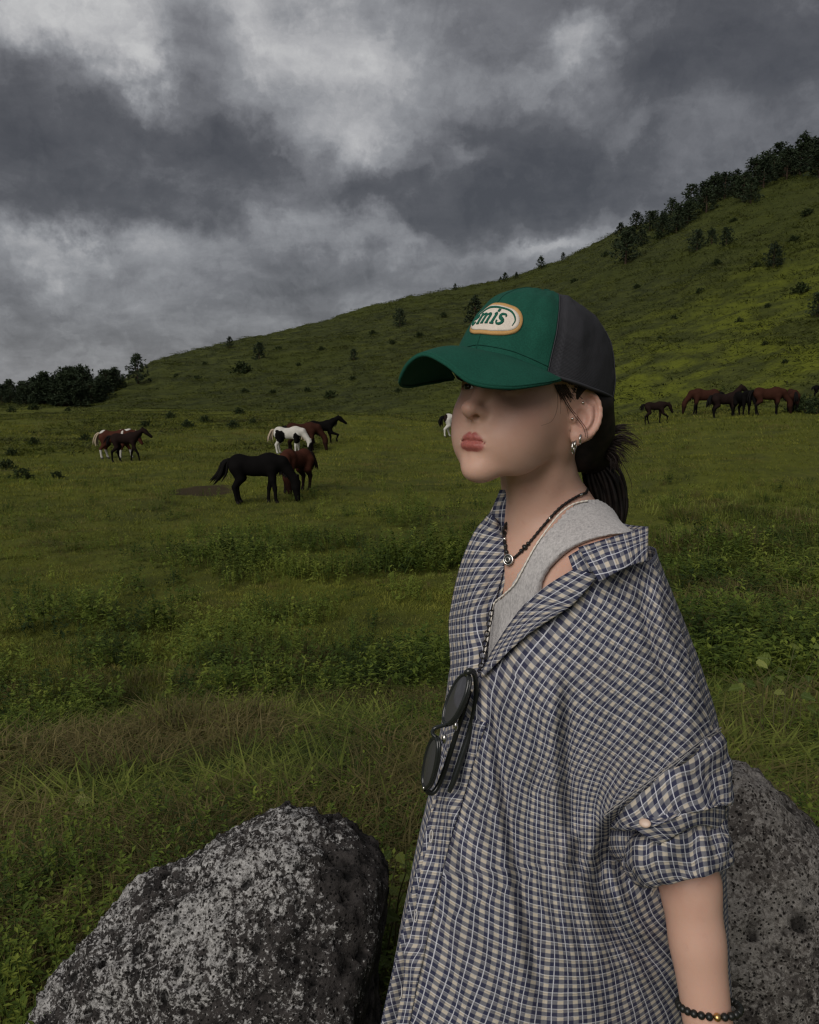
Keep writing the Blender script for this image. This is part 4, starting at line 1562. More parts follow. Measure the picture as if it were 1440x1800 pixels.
# ================================================================== baseball cap
def fabric(name, col, rough=0.92, weave=700.0, strength=0.4, var=0.35, sheen=0.0):
    m, t = material(name, rough=rough, spec=0.2, sheen=sheen)
    op = t.new('ShaderNodeTexCoord').outputs['Object']
    n = t.noise(op, 38, 4, .65)
    n2 = t.noise(op, weave, 2, .6)
    c = t.mix(t.maprange(n, .3, .75, 0, var), tuple(col), tuple(q * 0.55 for q in col))
    c = t.mix(t.maprange(n2, .35, .7, 0, .55), c, tuple(min(1, q * 1.5) for q in col))
    t.l.new(c, t.base)
    t.l.new(t.bump(t.math('ADD', n2, t.math('MULTIPLY', t.noise(op, 60, 3, .6), 1.5)), strength, .0012), t.normal)
    return m


m_green = fabric("cap_green_twill", (0.008, 0.062, 0.042))
m_under = fabric("cap_green_under", (0.005, 0.030, 0.022))
m_stitch = fabric("cap_stitch", (0.006, 0.046, 0.032))
m_mesh, t = material("cap_dark_mesh", rough=0.8, spec=0.25)
uvn = t.new('ShaderNodeUVMap').outputs[0]
sx = t.new('ShaderNodeSeparateXYZ')
t.l.new(uvn, sx.inputs[0])
wv = t.math('MULTIPLY', t.math('SINE', t.math('MULTIPLY', t.math('ADD', sx.outputs[0], sx.outputs[1]), 2300.0)), t.math('SINE', t.math('MULTIPLY', t.math('SUBTRACT', sx.outputs[0], sx.outputs[1]), 2300.0)))
hol = t.maprange(wv, .05, .6)
t.l.new(t.mix(hol, (0.040, 0.040, 0.047), (0.013, 0.013, 0.016)), t.base)
t.l.new(t.bump(wv, .5, -.0008), t.normal)

CC = np.array([-.008, 0.0, 0.0])
CAP_TOP = .145
_bph = np.radians([0, 30, 58, 90, 120, 150, 180])
_bu = np.array([.035, .031, .022, .026, .034, .040, .042])


def cap_base_u(phi):
    return np.interp(np.abs(phi), _bph, _bu)


def cap_pt(phi, tt, off=0.0):
    """point of the crown in the head frame; phi 0 = front, tt 0 = lower edge .. 1 = top"""
    phi, tt = np.broadcast_arrays(np.asarray(phi, float), np.asarray(tt, float))
    def raw(phi, tt):
        s = np.sin(np.clip(tt, -.2, 1) * np.pi / 2)
        r = np.clip(1 - np.abs(s) ** 2.25, 0, 1) ** (1 / 2.25)
        fr = np.where(np.cos(phi) > 0, .116, .126)
        f = CC[0] + fr * np.cos(phi) * r + .004 * (1 - tt)
        l = .0855 * np.sin(phi) * r
        b = cap_base_u(phi)
        u = b + (CAP_TOP - b) * s
        # dents and slack of the soft fabric
        q = np.stack([np.cos(phi) * 2.2, np.sin(phi) * 2.2, tt * 2.5], -1)
        k = (fbm(q * 1.4 + 20, 3) - .5) * .010 * np.clip(tt * 5, 0, 1) * np.clip((1 - tt) * 4, 0, 1)
        k = k + np.where(np.abs(phi) > 1.05, .0015, 0.0)
        m = np.stack([f, l, u], -1)
        d = norm(np.stack([np.cos(phi) * r + 1e-6, np.sin(phi) * r, s * .8], -1))
        return m + d * k[..., None], d
    p, d = raw(phi, tt)
    return p + d * np.asarray(off)[..., None] if np.ndim(off) else p + d * off


def H2W(q):
    return HEAD_O + np.asarray(q, float) @ HEAD_R


CAP = empty("baseball_cap", hw(-.01, 0, .03), "green baseball cap with black mesh back and an oval logo patch, on the person's head", "cap")


def cap_sheet(name, ph0, ph1, t0, t1, nu, nv, mat, off, thick, uvs=True):
    A_, T_ = np.meshgrid(np.linspace(ph0, ph1, nu), np.linspace(t0, t1, nv), indexing='ij')
    p = H2W(cap_pt(A_, T_, off)).reshape(-1, 3)
    uv = np.stack([A_ * .098, T_ * .155], -1).reshape(-1, 2)
    o = mesh_obj(name, p, grid_faces(nu, nv), mat, CAP, uv=uv)
    md = o.modifiers.new("thick", 'SOLIDIFY')
    md.thickness = thick
    md.offset = -1
    return o


SEAM = R(55)
cap_sheet("front_panel", 0.0, SEAM, 0, .985, 40, 44, m_green, .0, .0014)
cap_sheet("front_panel", -SEAM, 0.0, 0, .985, 40, 44, m_green, .0, .0014)
cap_sheet("mesh_panel", SEAM, R(122), 0, .985, 44, 44, m_mesh, -.0004, .0014)
cap_sheet("mesh_panel", -R(122), -SEAM, 0, .985, 44, 44, m_mesh, -.0004, .0014)
cap_sheet("mesh_panel", R(122), R(238), 0, .985, 60, 44, m_mesh, -.0004, .0014)


def cap_line(phis, ts, r, mat, name, off=.0005):
    return MB().tube(H2W(cap_pt(np.array(phis), np.array(ts), off)), r, 6).build(name, mat, CAP)


tt_ = np.linspace(.0, .97, 60)
cap_line(np.zeros(60) + .001, tt_, .0007, m_stitch, "centre_seam", .0000)
for sgn in (1, -1):
    cap_line(np.full(60, sgn * SEAM), tt_, .0006, m_mesh, "panel_seam", .0004)
    cap_line(np.full(60, sgn * R(122)), tt_, .0006, m_mesh, "panel_seam", .0004)
cap_line(np.linspace(SEAM, 2 * np.pi - SEAM, 90), np.full(90, .012), .0018, m_mesh, "edge_binding", .0)
cap_sheet("strap", R(150), R(210), -.02, .17, 24, 8, m_mesh, .0045, .002)
bt = H2W(cap_pt(0., 1.0, .0))
mb = MB()
mb.add(*ball(bt, (.0075, .0075, .0042), 18, 10, HEAD_R))
mb.build("top_button", m_green, CAP)
for sgn in (1, -1):
    c0 = H2W(cap_pt(sgn * R(33), .80, .0006))
    nrm_ = norm(H2W(cap_pt(sgn * R(33), .80, .01)) - c0)
    e1 = norm(np.cross(nrm_, HEAD_R[2]))
    e2 = np.cross(nrm_, e1)
    aa = np.linspace(0, 2 * np.pi, 20, endpoint=False)
    MB().tube(c0 + .0032 * (np.cos(aa)[:, None] * e1 + np.sin(aa)[:, None] * e2), .0010, 6, close=True).build("eyelet", m_stitch, CAP)
# brim
OUTER = np.array([(.190, 0, .0065), (.184, .028, -.002), (.166, .054, -.0170), (.132, .0755, -.0120), (.092, .0845, .004), (.052, .0815, .021)])
INNER = np.array([(.1120, 0, .0335), (.1080, .024, .0325), (.0970, .044, .0300), (.0830, .0605, .027), (.068, .0720, .024), (.052, .0795, .0215)])
mir = np.array([1, -1, 1.0])
co = catmull(np.vstack([(OUTER * mir)[:0:-1], OUTER]), 79)
ci = catmull(np.vstack([(INNER * mir)[:0:-1], INNER]), 79)
bb = np.linspace(0, 1, 26)
W_ = ci[:, None, :] * (1 - bb)[None, :, None] + co[:, None, :] * bb[None, :, None]
W_[..., 2] += (.007 * np.sin(bb * np.pi))[None, :] * (1 - (np.abs(np.linspace(-1, 1, len(co))) ** 3))[:, None]
o = mesh_obj("brim", H2W(W_).reshape(-1, 3), grid_faces(len(co), 26, flip=True), m_green, CAP)
o.data.materials.append(m_under)
md = o.modifiers.new("thick", 'SOLIDIFY')
md.thickness = .0030
md.offset = 1
md.use_quality_normals = True
md.material_offset = 0
BRIM_O = o
rim_r = np.full(len(co), .0021)
rim_r[:4] *= .6
rim_r[-4:] *= .6
MB().tube(H2W(co), rim_r, 8).build("brim_edge", m_green, BRIM_O)
for k_ in (6, 10, 14, 18, 22):
    MB().tube(H2W(W_[2:-2, k_] + [0, 0, .0016]), .00035, 4).build("stitch_row", m_stitch, BRIM_O)
MB().tube(H2W(ci + [.0015, 0, .0015]), .0016, 6).build("brim_seam", m_stitch, CAP)
cap_line(np.linspace(-SEAM, SEAM, 60), np.full(60, .055), .0005, m_stitch, "stitch_row")
cap_line(np.linspace(-SEAM, SEAM, 60), np.full(60, .015), .0012, m_stitch, "sweatband_edge", .0)
# sweatband inside
A_, T_ = np.meshgrid(np.linspace(-np.pi, np.pi, 70), np.linspace(-.0, .16, 6), indexing='ij')
mesh_obj("sweatband", H2W(cap_pt(A_, T_, -.0032)).reshape(-1, 3), grid_faces(70, 6), m_mesh, CAP)

# oval patch with the raised lettering
m_tan = fabric("patch_tan", (0.46, 0.27, 0.105), weave=1500)
m_cream = fabric("patch_cream", (0.62, 0.55, 0.48), weave=1500)
m_let = fabric("patch_green", (0.012, 0.095, 0.066), weave=1500)
P_C, P_T = R(6.0), .250


def patch_w(x, y, off):
    """patch plane (metres, x towards her left, y up) onto the crown"""
    return H2W(cap_pt(P_C + np.asarray(x) / .106, P_T + np.asarray(y) / .132, off))


def patch_outline(n, sx, sy):
    a = np.linspace(0, 2 * np.pi, n, endpoint=False)
    ex = 2 / 2.35
    x = sx * np.sign(np.cos(a)) * np.abs(np.cos(a)) ** ex
    y = sy * np.sign(np.sin(a)) * np.abs(np.sin(a)) ** ex
    return x, y + sy * .10 * (1 - (x / sx) ** 2)


def patch_disc(name, sx, sy, off, mat, parent):
    rings = np.linspace(0, 1, 12)
    x, y = patch_outline(80, sx, sy)
    offs = off * np.where(rings > .98, .15, 1.0)
    pts = np.stack([patch_w(x * r, y * r, np.full(80, o_)) for r, o_ in zip(list(rings) + [1.0], list(np.full(12, off)) + [-.001])], 0)
    return mesh_obj(name, pts.reshape(-1, 3), grid_faces(13, 80, wrap_v=True), mat, parent)


PATCH = patch_disc("logo_patch", .0450, .0172, .0022, m_tan, CAP)
patch_disc("patch_field", .0412, .0136, .0030, m_cream, PATCH)


def stroke(pts, wid, off=.0042, n=26):
    """ribbon with raised edges along patch-plane points"""
    c = catmull(np.array(pts, float), n)
    w_ = np.interp(np.linspace(0, 1, n), np.linspace(0, 1, len(wid)), wid)
    tg = norm(np.gradient(c, axis=0))
    nr = np.stack([-tg[:, 1], tg[:, 0]], -1)
    a = c + nr * w_[:, None] * .5
    b = c - nr * w_[:, None] * .5
    rows = [patch_w(a[:, 0], a[:, 1], .0030), patch_w(a[:, 0] * .94 + b[:, 0] * .06, a[:, 1] * .94 + b[:, 1] * .06, off),
            patch_w(b[:, 0] * .94 + a[:, 0] * .06, b[:, 1] * .94 + a[:, 1] * .06, off), patch_w(b[:, 0], b[:, 1], .0030)]
    return np.stack(rows, 0).reshape(-1, 3), grid_faces(4, n)


def letter(parts, name):
    mb = MB()
    for pts, wid in parts:
        q = [((x + .20 * y) * .00108, (y + 1.6) * .00080) for x, y in pts]     # italic shear
        mb.add(*stroke(q, [w__ * .001 for w__ in wid]))
    mb.build(name, m_let, PATCH)


# units: millimetres; baseline y = -9, x-height about 13
letter([([(-29.5, -2.5), (-24.5, -2.0), (-23.2, 1.0), (-25.5, 3.3), (-28.5, 1.5), (-29.8, -2.5), (-28.6, -7.2), (-25.5, -8.6), (-22.4, -6.2)], [1.2, 1.4, 2.6, 1.6, 2.8, 3.8, 3.4, 2.2, 1.0])], "letter_e")
letter([([(-19.6, 3.6), (-17.4, 3.4), (-17.2, 0), (-17.2, -8.4)], [1.4, 3.0, 3.6, 3.6]), ([(-19.4, -8.6), (-14.8, -8.6)], [1.5, 1.5]),
        ([(-17.0, -0.5), (-14.5, 2.6), (-11.2, 3.2), (-9.6, .6), (-9.6, -8.4)], [1.2, 1.8, 2.8, 3.6, 3.6]), ([(-11.8, -8.6), (-7.4, -8.6)], [1.5, 1.5]),
        ([(-9.4, -0.5), (-6.9, 2.6), (-3.6, 3.2), (-2.0, .6), (-2.0, -8.4)], [1.2, 1.8, 2.8, 3.6, 3.6]), ([(-4.2, -8.6), (.4, -8.6)], [1.5, 1.5])], "letter_m")
letter([([(3.2, 3.2), (6.0, 3.2), (6.0, -8.4)], [1.4, 3.6, 3.8]), ([(3.2, -8.6), (9.0, -8.6)], [1.6, 1.6]), ([(4.4, 8.6), (7.8, 8.6)], [3.4, 3.4])], "letter_i")
letter([([(20.6, .4), (19.8, 3.2), (16.2, 3.7), (13.2, 2.2), (13.6, -.6), (17.6, -2.8), (20.2, -5.2), (18.2, -8.3), (14.6, -8.8), (12.0, -7.4), (11.6, -4.6)], [1.0, 2.0, 2.2, 3.2, 3.8, 4.0, 3.4, 2.6, 2.0, 1.8, 2.4])], "letter_s")
mb = MB()
mb.add(*stroke([(-.0330, -.0002), (-.028, .0055), (-.012, .0110), (.010, .0116), (.027, .0085), (.0350, .0020), (.0338, -.0045)], [.0006, .0020, .0022, .0020, .0020, .0018, .0006], .0040, 60))
mb.build("swoosh", m_let, PATCH)

# ================================================================== eyes and hair
m_eye, t = material("eye_white", (0.62, 0.58, 0.55), 0.15, 0.5)
m_iris, t = material("iris", (0.018, 0.010, 0.007), 0.08, 0.6)
for s in (1, -1):
    e = MB().add(*ball(hw(.0665, s * .0315, .0060), .0122, 24, 16)).build("eye", m_eye, PERSON)
    gz = norm(HEAD_R[0] + HEAD_R[2] * -.05)
    MB().add(*ball(hw(.0665, s * .0315, .0060) + gz * .0088, .0056, 18, 10)).build("iris", m_iris, e)

m_hairm, t = material("black_hair", (0.010, 0.008, 0.008), 0.55, 0.25)
hc = t.new('ShaderNodeTexCoord').outputs['Object']
t.l.new(t.ramp(t.noise(hc, 90, 3, .6), [(.3, (.004, .0035, .0035)), (.75, (.018, .012, .010))]), t.base)
m_wisp, t = material("brown_hair_wisps", (0.022, 0.011, 0.008), 0.5, 0.4)


def sd_hair(p):
    h = to_head(p)
    d = sd_ell(h, (-.014, 0, .040), (.1005, .0770, .088))
    # hairline: a slanted cut from the temple down behind the ear
    cut = (h[..., 0] - .047) * .94 + (h[..., 2] - .03) * -.30
    d = smax(d, cut, .006)
    d = smax(d, -(h[..., 2] + .012 - .6 * np.clip(-h[..., 0] - .015, -.05, .02)), .01)
    nape = sd_chain(p, [hw(-.055, .034, .012), hw(-.082, .020, -.024), TIE], [.036, .026, .013], .02)
    nap2 = sd_chain(p, [hw(-.060, -.030, .010), hw(-.080, -.014, -.028), TIE], [.036, .028, .013], .02)
    nap3 = sd_chain(p, [hw(-.036, .056, .012), hw(-.072, .034, -.016), TIE], [.016, .016, .011], .02)
    nap4 = sd_chain(p, [hw(-.060, .058, .022), hw(-.080, .052, -.004), hw(-.086, .036, -.028), TIE], [.022, .021, .018, .012], .02)
    d = smin(smin(smin(smin(d, nape, .02), nap2, .02), nap3, .02), nap4, .02)
    d = smax(d, -sd_ell(np.stack([h[..., 0], np.abs(h[..., 1]), h[..., 2]], -1), (-.020, .086, .004), (.026, .016, .034)), .004)
    return d


TIE = P(1044, 806, 1.090)
hv, hf = sparse_mesh(sd_hair, (.02, .92, 1.36), (.36, 1.26, 1.64), .0026, 6, 1.5)
HAIR = mesh_obj("hair", hv, hf, m_hairm, PERSON)
hrs = np.random.RandomState(3)


def strands(name, starts, mids, ends, r, mat, n=14, parent=None):
    mb = MB()
    for a, m_, e in zip(starts, mids, ends):
        c = catmull(np.vstack([a, m_, e]) if np.ndim(m_) == 2 else np.array([a, m_, e]), n)
        rr = r * hrs.uniform(.6, 1.2) * np.linspace(1, .25, n)
        mb.tube(c, rr, 4)
    return mb.build(name, mat, parent)


# loose surface strands swept back to the tie
st, md_, en = [], [], []
for k in range(150):
    u0 = hrs.uniform(-.012, .040)
    f0 = .040 - (u0 < .005) * .058 - hrs.uniform(0, .03)
    l0 = .0775 * math.sqrt(max(.05, 1 - ((f0 + .014) / .1005) ** 2 - ((u0 - .04) / .088) ** 2)) + .0006
    a = hw(f0, l0, u0)
    m1 = hw(-.054 + hrs.normal() * .006, .064 + hrs.normal() * .004, .004 + u0 * .5 + hrs.normal() * .004)
    m2 = hw(-.086 + hrs.normal() * .004, .040 + hrs.normal() * .005, -.022 + hrs.normal() * .006)
    st.append(a)
    md_.append(np.vstack([m1, m2]))
    en.append(TIE + hrs.normal(size=3) * .009)
strands("hair_strands", st, md_, en, .00085, m_hairm, 16, HAIR)
# ponytail: a bundle of locks
PT = np.array([TIE, P(1056, 832, 1.10), P(1066, 866, 1.105), P(1070, 905, 1.105), P(1066, 945, 1.10), P(1060, 975, 1.095)])
mb = MB()
for k in range(260):
    o_ = hrs.normal(size=3) * np.array([1, 1, .3])
    o_ = o_ / max(1.0, np.linalg.norm(o_)) * hrs.uniform(.2, 1)
    wdt = np.array([.011, .025, .027, .024, .018, .010])
    mb.tube(catmull(PT + o_[None] * wdt[:, None] + hrs.normal(size=(6, 3)) * .0012, 18), np.concatenate([np.linspace(.0022, .0030, 10), np.linspace(.0028, .0006, 8)]), 5)
mb.build("ponytail", m_hairm, PERSON)
aa = np.linspace(0, 2 * np.pi, 24, endpoint=False)
td = norm(PT[1] - PT[0])
e1 = norm(np.cross(td, [0, 0, 1]))
e2 = np.cross(td, e1)
m_tie, t = material("hair_tie", (0.03, 0.035, 0.04), .5, .4)
MB().tube(TIE + td * .004 + .0155 * (np.cos(aa)[:, None] * e1 + np.sin(aa)[:, None] * e2), .0040, 8, close=True).build("hair_tie", m_tie, PERSON)
# short ends sticking out behind
mb = MB()
for cl in range(11):
    ang0 = R(-32 + cl * 9.5 + hrs.normal() * 3)
    ln0 = (66 - abs(cl - 4) * 5) * hrs.uniform(.8, 1.1)
    sx0, sy0 = 1066 + hrs.normal() * 3, 764 + cl * 3.6
    for k in range(16):
        an_ = ang0 + hrs.normal() * .06
        ln_ = ln0 * hrs.uniform(.72, 1.05)
        x0, y0 = sx0 + hrs.normal() * 2.5, sy0 + hrs.normal() * 2.5
        dd0 = 1.070 + hrs.normal() * .006
        q3 = np.array([P(x0, y0, dd0), P(x0 + ln_ * .5 * math.cos(an_ - .20), y0 + ln_ * .5 * math.sin(an_ - .20), dd0 - .004), P(x0 + ln_ * math.cos(an_ + .12), y0 + ln_ * math.sin(an_ + .12), dd0 - .006)])
        mb.tube(catmull(q3, 12), np.linspace(.0011, .00015, 12) * hrs.uniform(.5, 1.0), 4)
for q in ([(1075, 800), (1092, 812), (1108, 842), (1112, 868)], [(1070, 795), (1090, 808), (1106, 812)], [(1072, 806), (1086, 826), (1096, 856)], [(1066, 760), (1100, 757), (1124, 772), (1130, 780)]):
    mb.tube(catmull(np.array([P(x_, y_, 1.075) for x_, y_ in q]), 16), np.linspace(.0007, .0002, 16), 4)
mb.build("hair_ends", m_wisp, PERSON)
# wisps in front of and across the ear
mb = MB()
def face_curve(pix, out):
    """curve given by pixels, resting on the head surface (sphere traced) a little proud of it"""
    v = norm(np.array([pix_dir(x_, y_) for x_, y_ in pix]))
    tq = np.full(len(v), .80)
    for _ in range(46):
        dd_ = sd_upper((CAM + v * tq[:, None]).astype(np.float32)) - out
        tq = tq + np.where(dd_ > .0002, np.maximum(dd_, .0004) * .75, 0.0)
    return CAM + v * tq[:, None]
for pix, rr in [([(985, 690), (997, 712), (1012, 733), (1026, 752), (1030, 768)], .0006), ([(990, 692), (1003, 716), (1020, 738), (1031, 754), (1033, 770)], .0005),
                ([(978, 680), (981, 705), (977, 728), (968, 742), (952, 748)], .00022), ([(984, 686), (992, 704), (998, 722), (1001, 735)], .00025), ([(982, 684), (986, 708), (985, 728)], .0002)]:
    c = catmull(face_curve(pix, .0022), 24)
    mb.tube(c, np.linspace(rr, rr * .45, 24), 5)
allp = []
for k in range(60):
    x0 = hrs.uniform(974, 996)
    allp += [(x0, 676), (x0 + 6 + hrs.normal() * 2, 688), (x0 + 14 + hrs.normal() * 4, 698 + hrs.uniform(-4, 10))]
allc_ = face_curve(allp, .0012)
for k in range(60):
    mb.tube(catmull(allc_[3 * k:3 * k + 3], 9), np.linspace(.0005, .0001, 9), 4)
mb.build("hair_wisps", m_wisp, HAIR)
# ================================================================== clothes
m_marl, t = material("grey_marl_jersey", rough=0.95, spec=0.1, sheen=0.2)
op = t.new('ShaderNodeTexCoord').outputs['Object']
nm = t.noise(t.vmath('MULTIPLY', op, (1, 1, .45)), 420, 3, .7)
nm2 = t.noise(op, 160, 3, .6)
t.l.new(t.ramp(t.math('ADD', t.math('MULTIPLY', nm, .7), t.math('MULTIPLY', nm2, .3)), [(.34, (.27, .26, .265)), (.5, (.40, .385, .385)), (.68, (.52, .50, .50))]), t.base)
t.l.new(t.bump(t.math('ADD', t.noise(op, 900, 2, .6), t.math('MULTIPLY', t.noise(op, 45, 3, .6), 2.0)), .35, .0012), t.normal)


def tank_region(p):
    """negative inside the vest"""
    b = to_body(p)
    f, l, z = b[..., 0], np.abs(b[..., 1]), b[..., 2]
    ry = np.where(f > -.01, .130, .075).astype(np.float32)
    e = ((l / .073) ** 2.3 + (np.abs(z - .02) / ry) ** 2.3 + 1e-9) ** (1 / 2.3)
    neck = np.where(z < .12, (1 - e) * .079, .1)
    arm = (1 - np.sqrt(((l - .154) / .062) ** 2 + ((z + .078) / .072) ** 2)) * .062
    top = np.where(z > .075, .05, -.05)
    out = np.maximum(np.maximum(neck, arm), top)
    return np.maximum(out, np.where((l > .15) & (z > -.15), .02, -.02)), neck, arm


def sd_tank(p):
    d = sd_trunk(p)
    rg, nk, ar = tank_region(p)
    rim = np.maximum(0, .0011 * np.exp(-(np.minimum(np.abs(nk), np.abs(ar)) / .006) ** 2))
    return np.maximum(np.abs(d - .0060) - .0028 - rim, rg)


tv_, tf_ = sparse_mesh(sd_tank, (-.02, .86, 1.02), (.36, 1.26, 1.40), .0026, 6, 1.5)
TANK = mesh_obj("tank_top", relax(tv_, tf_, 1, .4), tf_, m_marl, PERSON)
m_seam, t = material("jersey_seam", (.24, .23, .23), .95, .1)

# ------------------------------------------------------------------ checked cotton
m_plaid, t = material("checked_cotton", rough=0.95, spec=0.05)
uvn = t.new('ShaderNodeUVMap').outputs[0]
wob = t.noise(uvn, 260, 2, .5, 0, 'Color')
uvw = t.vmath('ADD', uvn, t.vmath('SCALE', t.vmath('SUBTRACT', wob, (.5, .5, .5)), scale=.0007))
sx = t.new('ShaderNodeSeparateXYZ')
t.l.new(uvw, sx.inputs[0])
NAVY, MID, BEIGE, WHT = (.034, .038, .074), (.165, .166, .190), (.54, .48, .40), (.74, .75, .81)
PU, PV = .0178, .0108


def band(coord, period, a, b_, soft=.05):
    """1 between fractions a and b_ of the repeat"""
    fr = t.math('FRACT', t.math('DIVIDE', coord, period))
    return t.math('MULTIPLY', t.maprange(fr, a - soft, a + soft), t.maprange(fr, b_ + soft, b_ - soft))


U_, V_ = sx.outputs[0], sx.outputs[1]
wl = band(U_, PU, .30, .66, .04)
fl_ = band(V_, PV, .50, .94, .05)
c = t.mix(wl, t.mix(fl_, NAVY, MID), t.mix(fl_, MID, BEIGE))
c = t.mix(t.math('MULTIPLY', band(V_, PV * 2, .235, .275, .012), .55), c, WHT)      # thin weft lines
c = t.mix(t.math('MULTIPLY', band(V_, PV * 2, .34, .37, .012), .6), c, (.05, .05, .065))
c = t.mix(t.math('MULTIPLY', band(V_, PV * 2, .72, .75, .012), .45), c, WHT)
c = t.mix(t.math('MULTIPLY', band(U_, PU, .925, .985, .018), .72), c, WHT)          # white warp line
tone = t.noise(uvn, 9, 3, .6)
c = t.mix(t.maprange(tone, .4, .7, 0, .08), c, (.20, .16, .15))
yarn = t.noise(t.vmath('MULTIPLY', uvn, (1, 1, 1)), 2200, 2, .6)
c = t.mix(t.maprange(yarn, .3, .7, 0, .12), c, (.05, .05, .065))
t.l.new(c, t.base)
puck = t.noise(uvn, 120, 3, .6)
t.l.new(t.bump(t.math('ADD', t.math('MULTIPLY', yarn, .4), t.math('MULTIPLY', puck, 2.2)), .42, .0016), t.normal)
m_button, t = material("shirt_button", (.52, .38, .30), .35, .5)
m_thread, t = material("white_thread", (.55, .53, .52), .9, .1)

DX = np.array([640, 760, 840, 920, 1000, 1080, 1160, 1220, 1300], float)
DY = np.array([850, 950, 1000, 1100, 1200, 1300, 1400, 1550, 1700, 1920], float)
DT = np.array([[1.16, 1.15, 1.12, 1.03, 1.02, 1.03, 1.06, 1.10, 1.14], [1.16, 1.14, 1.065, .985, .950, .918, .945, 1.02, 1.10],
               [1.15, 1.13, 1.045, .962, .920, .893, .915, .99, 1.08], [1.13, 1.09, 1.005, .928, .897, .885, .888, .935, 1.02],
               [1.11, 1.06, .955, .895, .883, .880, .880, .898, .97], [1.08, 1.01, .935, .893, .880, .878, .878, .884, .95],
               [1.05, .985, .925, .893, .880, .878, .882, .890, .95], [1.01, .955, .915, .893, .885, .890, .915, .945, 1.02],
               [.985, .940, .908, .890, .884, .895, .925, .965, 1.04], [.970, .930, .902, .886, .884, .897, .935, .980, 1.05]])


def shirt_depth(x, y):
    x, y = np.asarray(x, float), np.asarray(y, float)
    fx = np.interp(x, DX, np.arange(len(DX)))
    fy = np.interp(y, DY, np.arange(len(DY)))
    def cub(tab, f):
        i = np.clip(f.astype(int), 0, tab.shape[0] - 2)
        e = np.concatenate([2 * tab[:1] - tab[1:2], tab, 2 * tab[-1:] - tab[-2:-1]], 0)
        return i, f - i, e
    i, u, e = cub(DT, fy)
    def cr(a, b, c_, d, u):
        return .5 * (2 * b + (-a + c_) * u + (2 * a - 5 * b + 4 * c_ - d) * u * u + (-a + 3 * b - 3 * c_ + d) * u ** 3)
    E = np.pad(DT, 1, mode='edge')
    j = np.clip(fx.astype(int), 0, len(DX) - 2)
    w_ = fx - j
    rows = []
    for k in range(4):
        r_ = i + k
        rows.append(cr(E[r_, j], E[r_, j + 1], E[r_, j + 2], E[r_, j + 3], w_))
    return cr(*rows, u)


def PN(x, y, d):
    """vectorised P"""
    x, y, d = np.broadcast_arrays(np.asarray(x, float), np.asarray(y, float), np.asarray(d, float))
    a = (x - 720.0) / F_PX
    b = (900.0 - y) / F_PX
    cp, sp = math.cos(PITCH), math.sin(PITCH)
    v = np.stack([a, cp + b * sp, -sp + b * cp], -1)
    return CAM + v * (d / v[..., 1])[..., None]


def seg_dist(x, y, line):
    """distance to a pixel polyline, signed side, and position 0..1 along it"""
    L = catmull(np.array(line, float), 40)
    best = np.full(x.shape, 1e9)
    side = np.zeros(x.shape)
    par = np.zeros(x.shape)
    for k in range(len(L) - 1):
        a, b = L[k], L[k + 1]
        ab = b - a
        t_ = np.clip(((x - a[0]) * ab[0] + (y - a[1]) * ab[1]) / (ab @ ab), 0, 1)
        dx, dy = x - a[0] - t_ * ab[0], y - a[1] - t_ * ab[1]
        d = np.hypot(dx, dy)
        m = d < best
        best = np.where(m, d, best)
        side = np.where(m, np.sign(ab[0] * dy - ab[1] * dx), side)
        par = np.where(m, (k + t_) / (len(L) - 1), par)
    return best, side, par


# folds on the front: pixel line, half width, height (m, + towards the viewer), fabric taken up (m)
FOLDS = [([(846, 1190), (852, 1300), (872, 1450), (905, 1650), (940, 1850)], 13, .0070, .004),
         ([(868, 1200), (878, 1310), (898, 1450), (935, 1640), (975, 1850)], 12, -.0060, .003),
         ([(905, 1170), (925, 1300), (930, 1420), (960, 1560), (1010, 1720), (1040, 1850)], 14, .0060, .003),
         ([(975, 1150), (972, 1330), (985, 1470), (1030, 1620), (1085, 1780)], 14, .0070, .005),
         ([(1000, 1180), (1000, 1340), (1015, 1480), (1062, 1620), (1130, 1770)], 13, -.0065, .003),
         ([(1062, 1445), (1030, 1520), (1042, 1600), (1090, 1680), (1170, 1750)], 13, .0080, .005),
         ([(1066, 1470), (1055, 1540), (1075, 1610), (1120, 1670), (1185, 1710)], 10, -.0070, .003),
         ([(1072, 1500), (1080, 1560), (1110, 1620), (1165, 1660)], 10, .0070, .004),
         ([(1060, 1436), (1010, 1470), (985, 1540), (1000, 1640), (1040, 1740), (1075, 1850)], 14, .0065, .003),
         ([(778, 1345), (800, 1450), (845, 1600), (890, 1760), (915, 1880)], 12, .0055, .003),
         ([(760, 1440), (775, 1560), (800, 1700), (830, 1880)], 12, -.0040, .002),
         ([(1150, 1010), (1165, 1090), (1195, 1180), (1235, 1270)], 11, .0050, .004),
         ([(1120, 1030), (1140, 1110), (1172, 1200), (1215, 1285)], 9, -.0045, .002),
         ([(1055, 1040), (1085, 1120), (1125, 1210), (1165, 1300)], 16, .0025, .001),
         ([(940, 1330), (930, 1450), (950, 1560), (990, 1700)], 10, -.0045, .002),
         ([(700, 1640), (735, 1720), (760, 1850)], 12, .0040, .002)]

SHIRT = empty("checked_shirt", (NB[0], NB[1], .62))
SHIRT.parent = PERSON
SHIRT.matrix_parent_inverse = world_mat(PERSON).inverted()


def solid(o, th=.0011, off=-1.0):
    md = o.modifiers.new("thick", 'SOLIDIFY')
    md.thickness = th
    md.offset = off
    return o


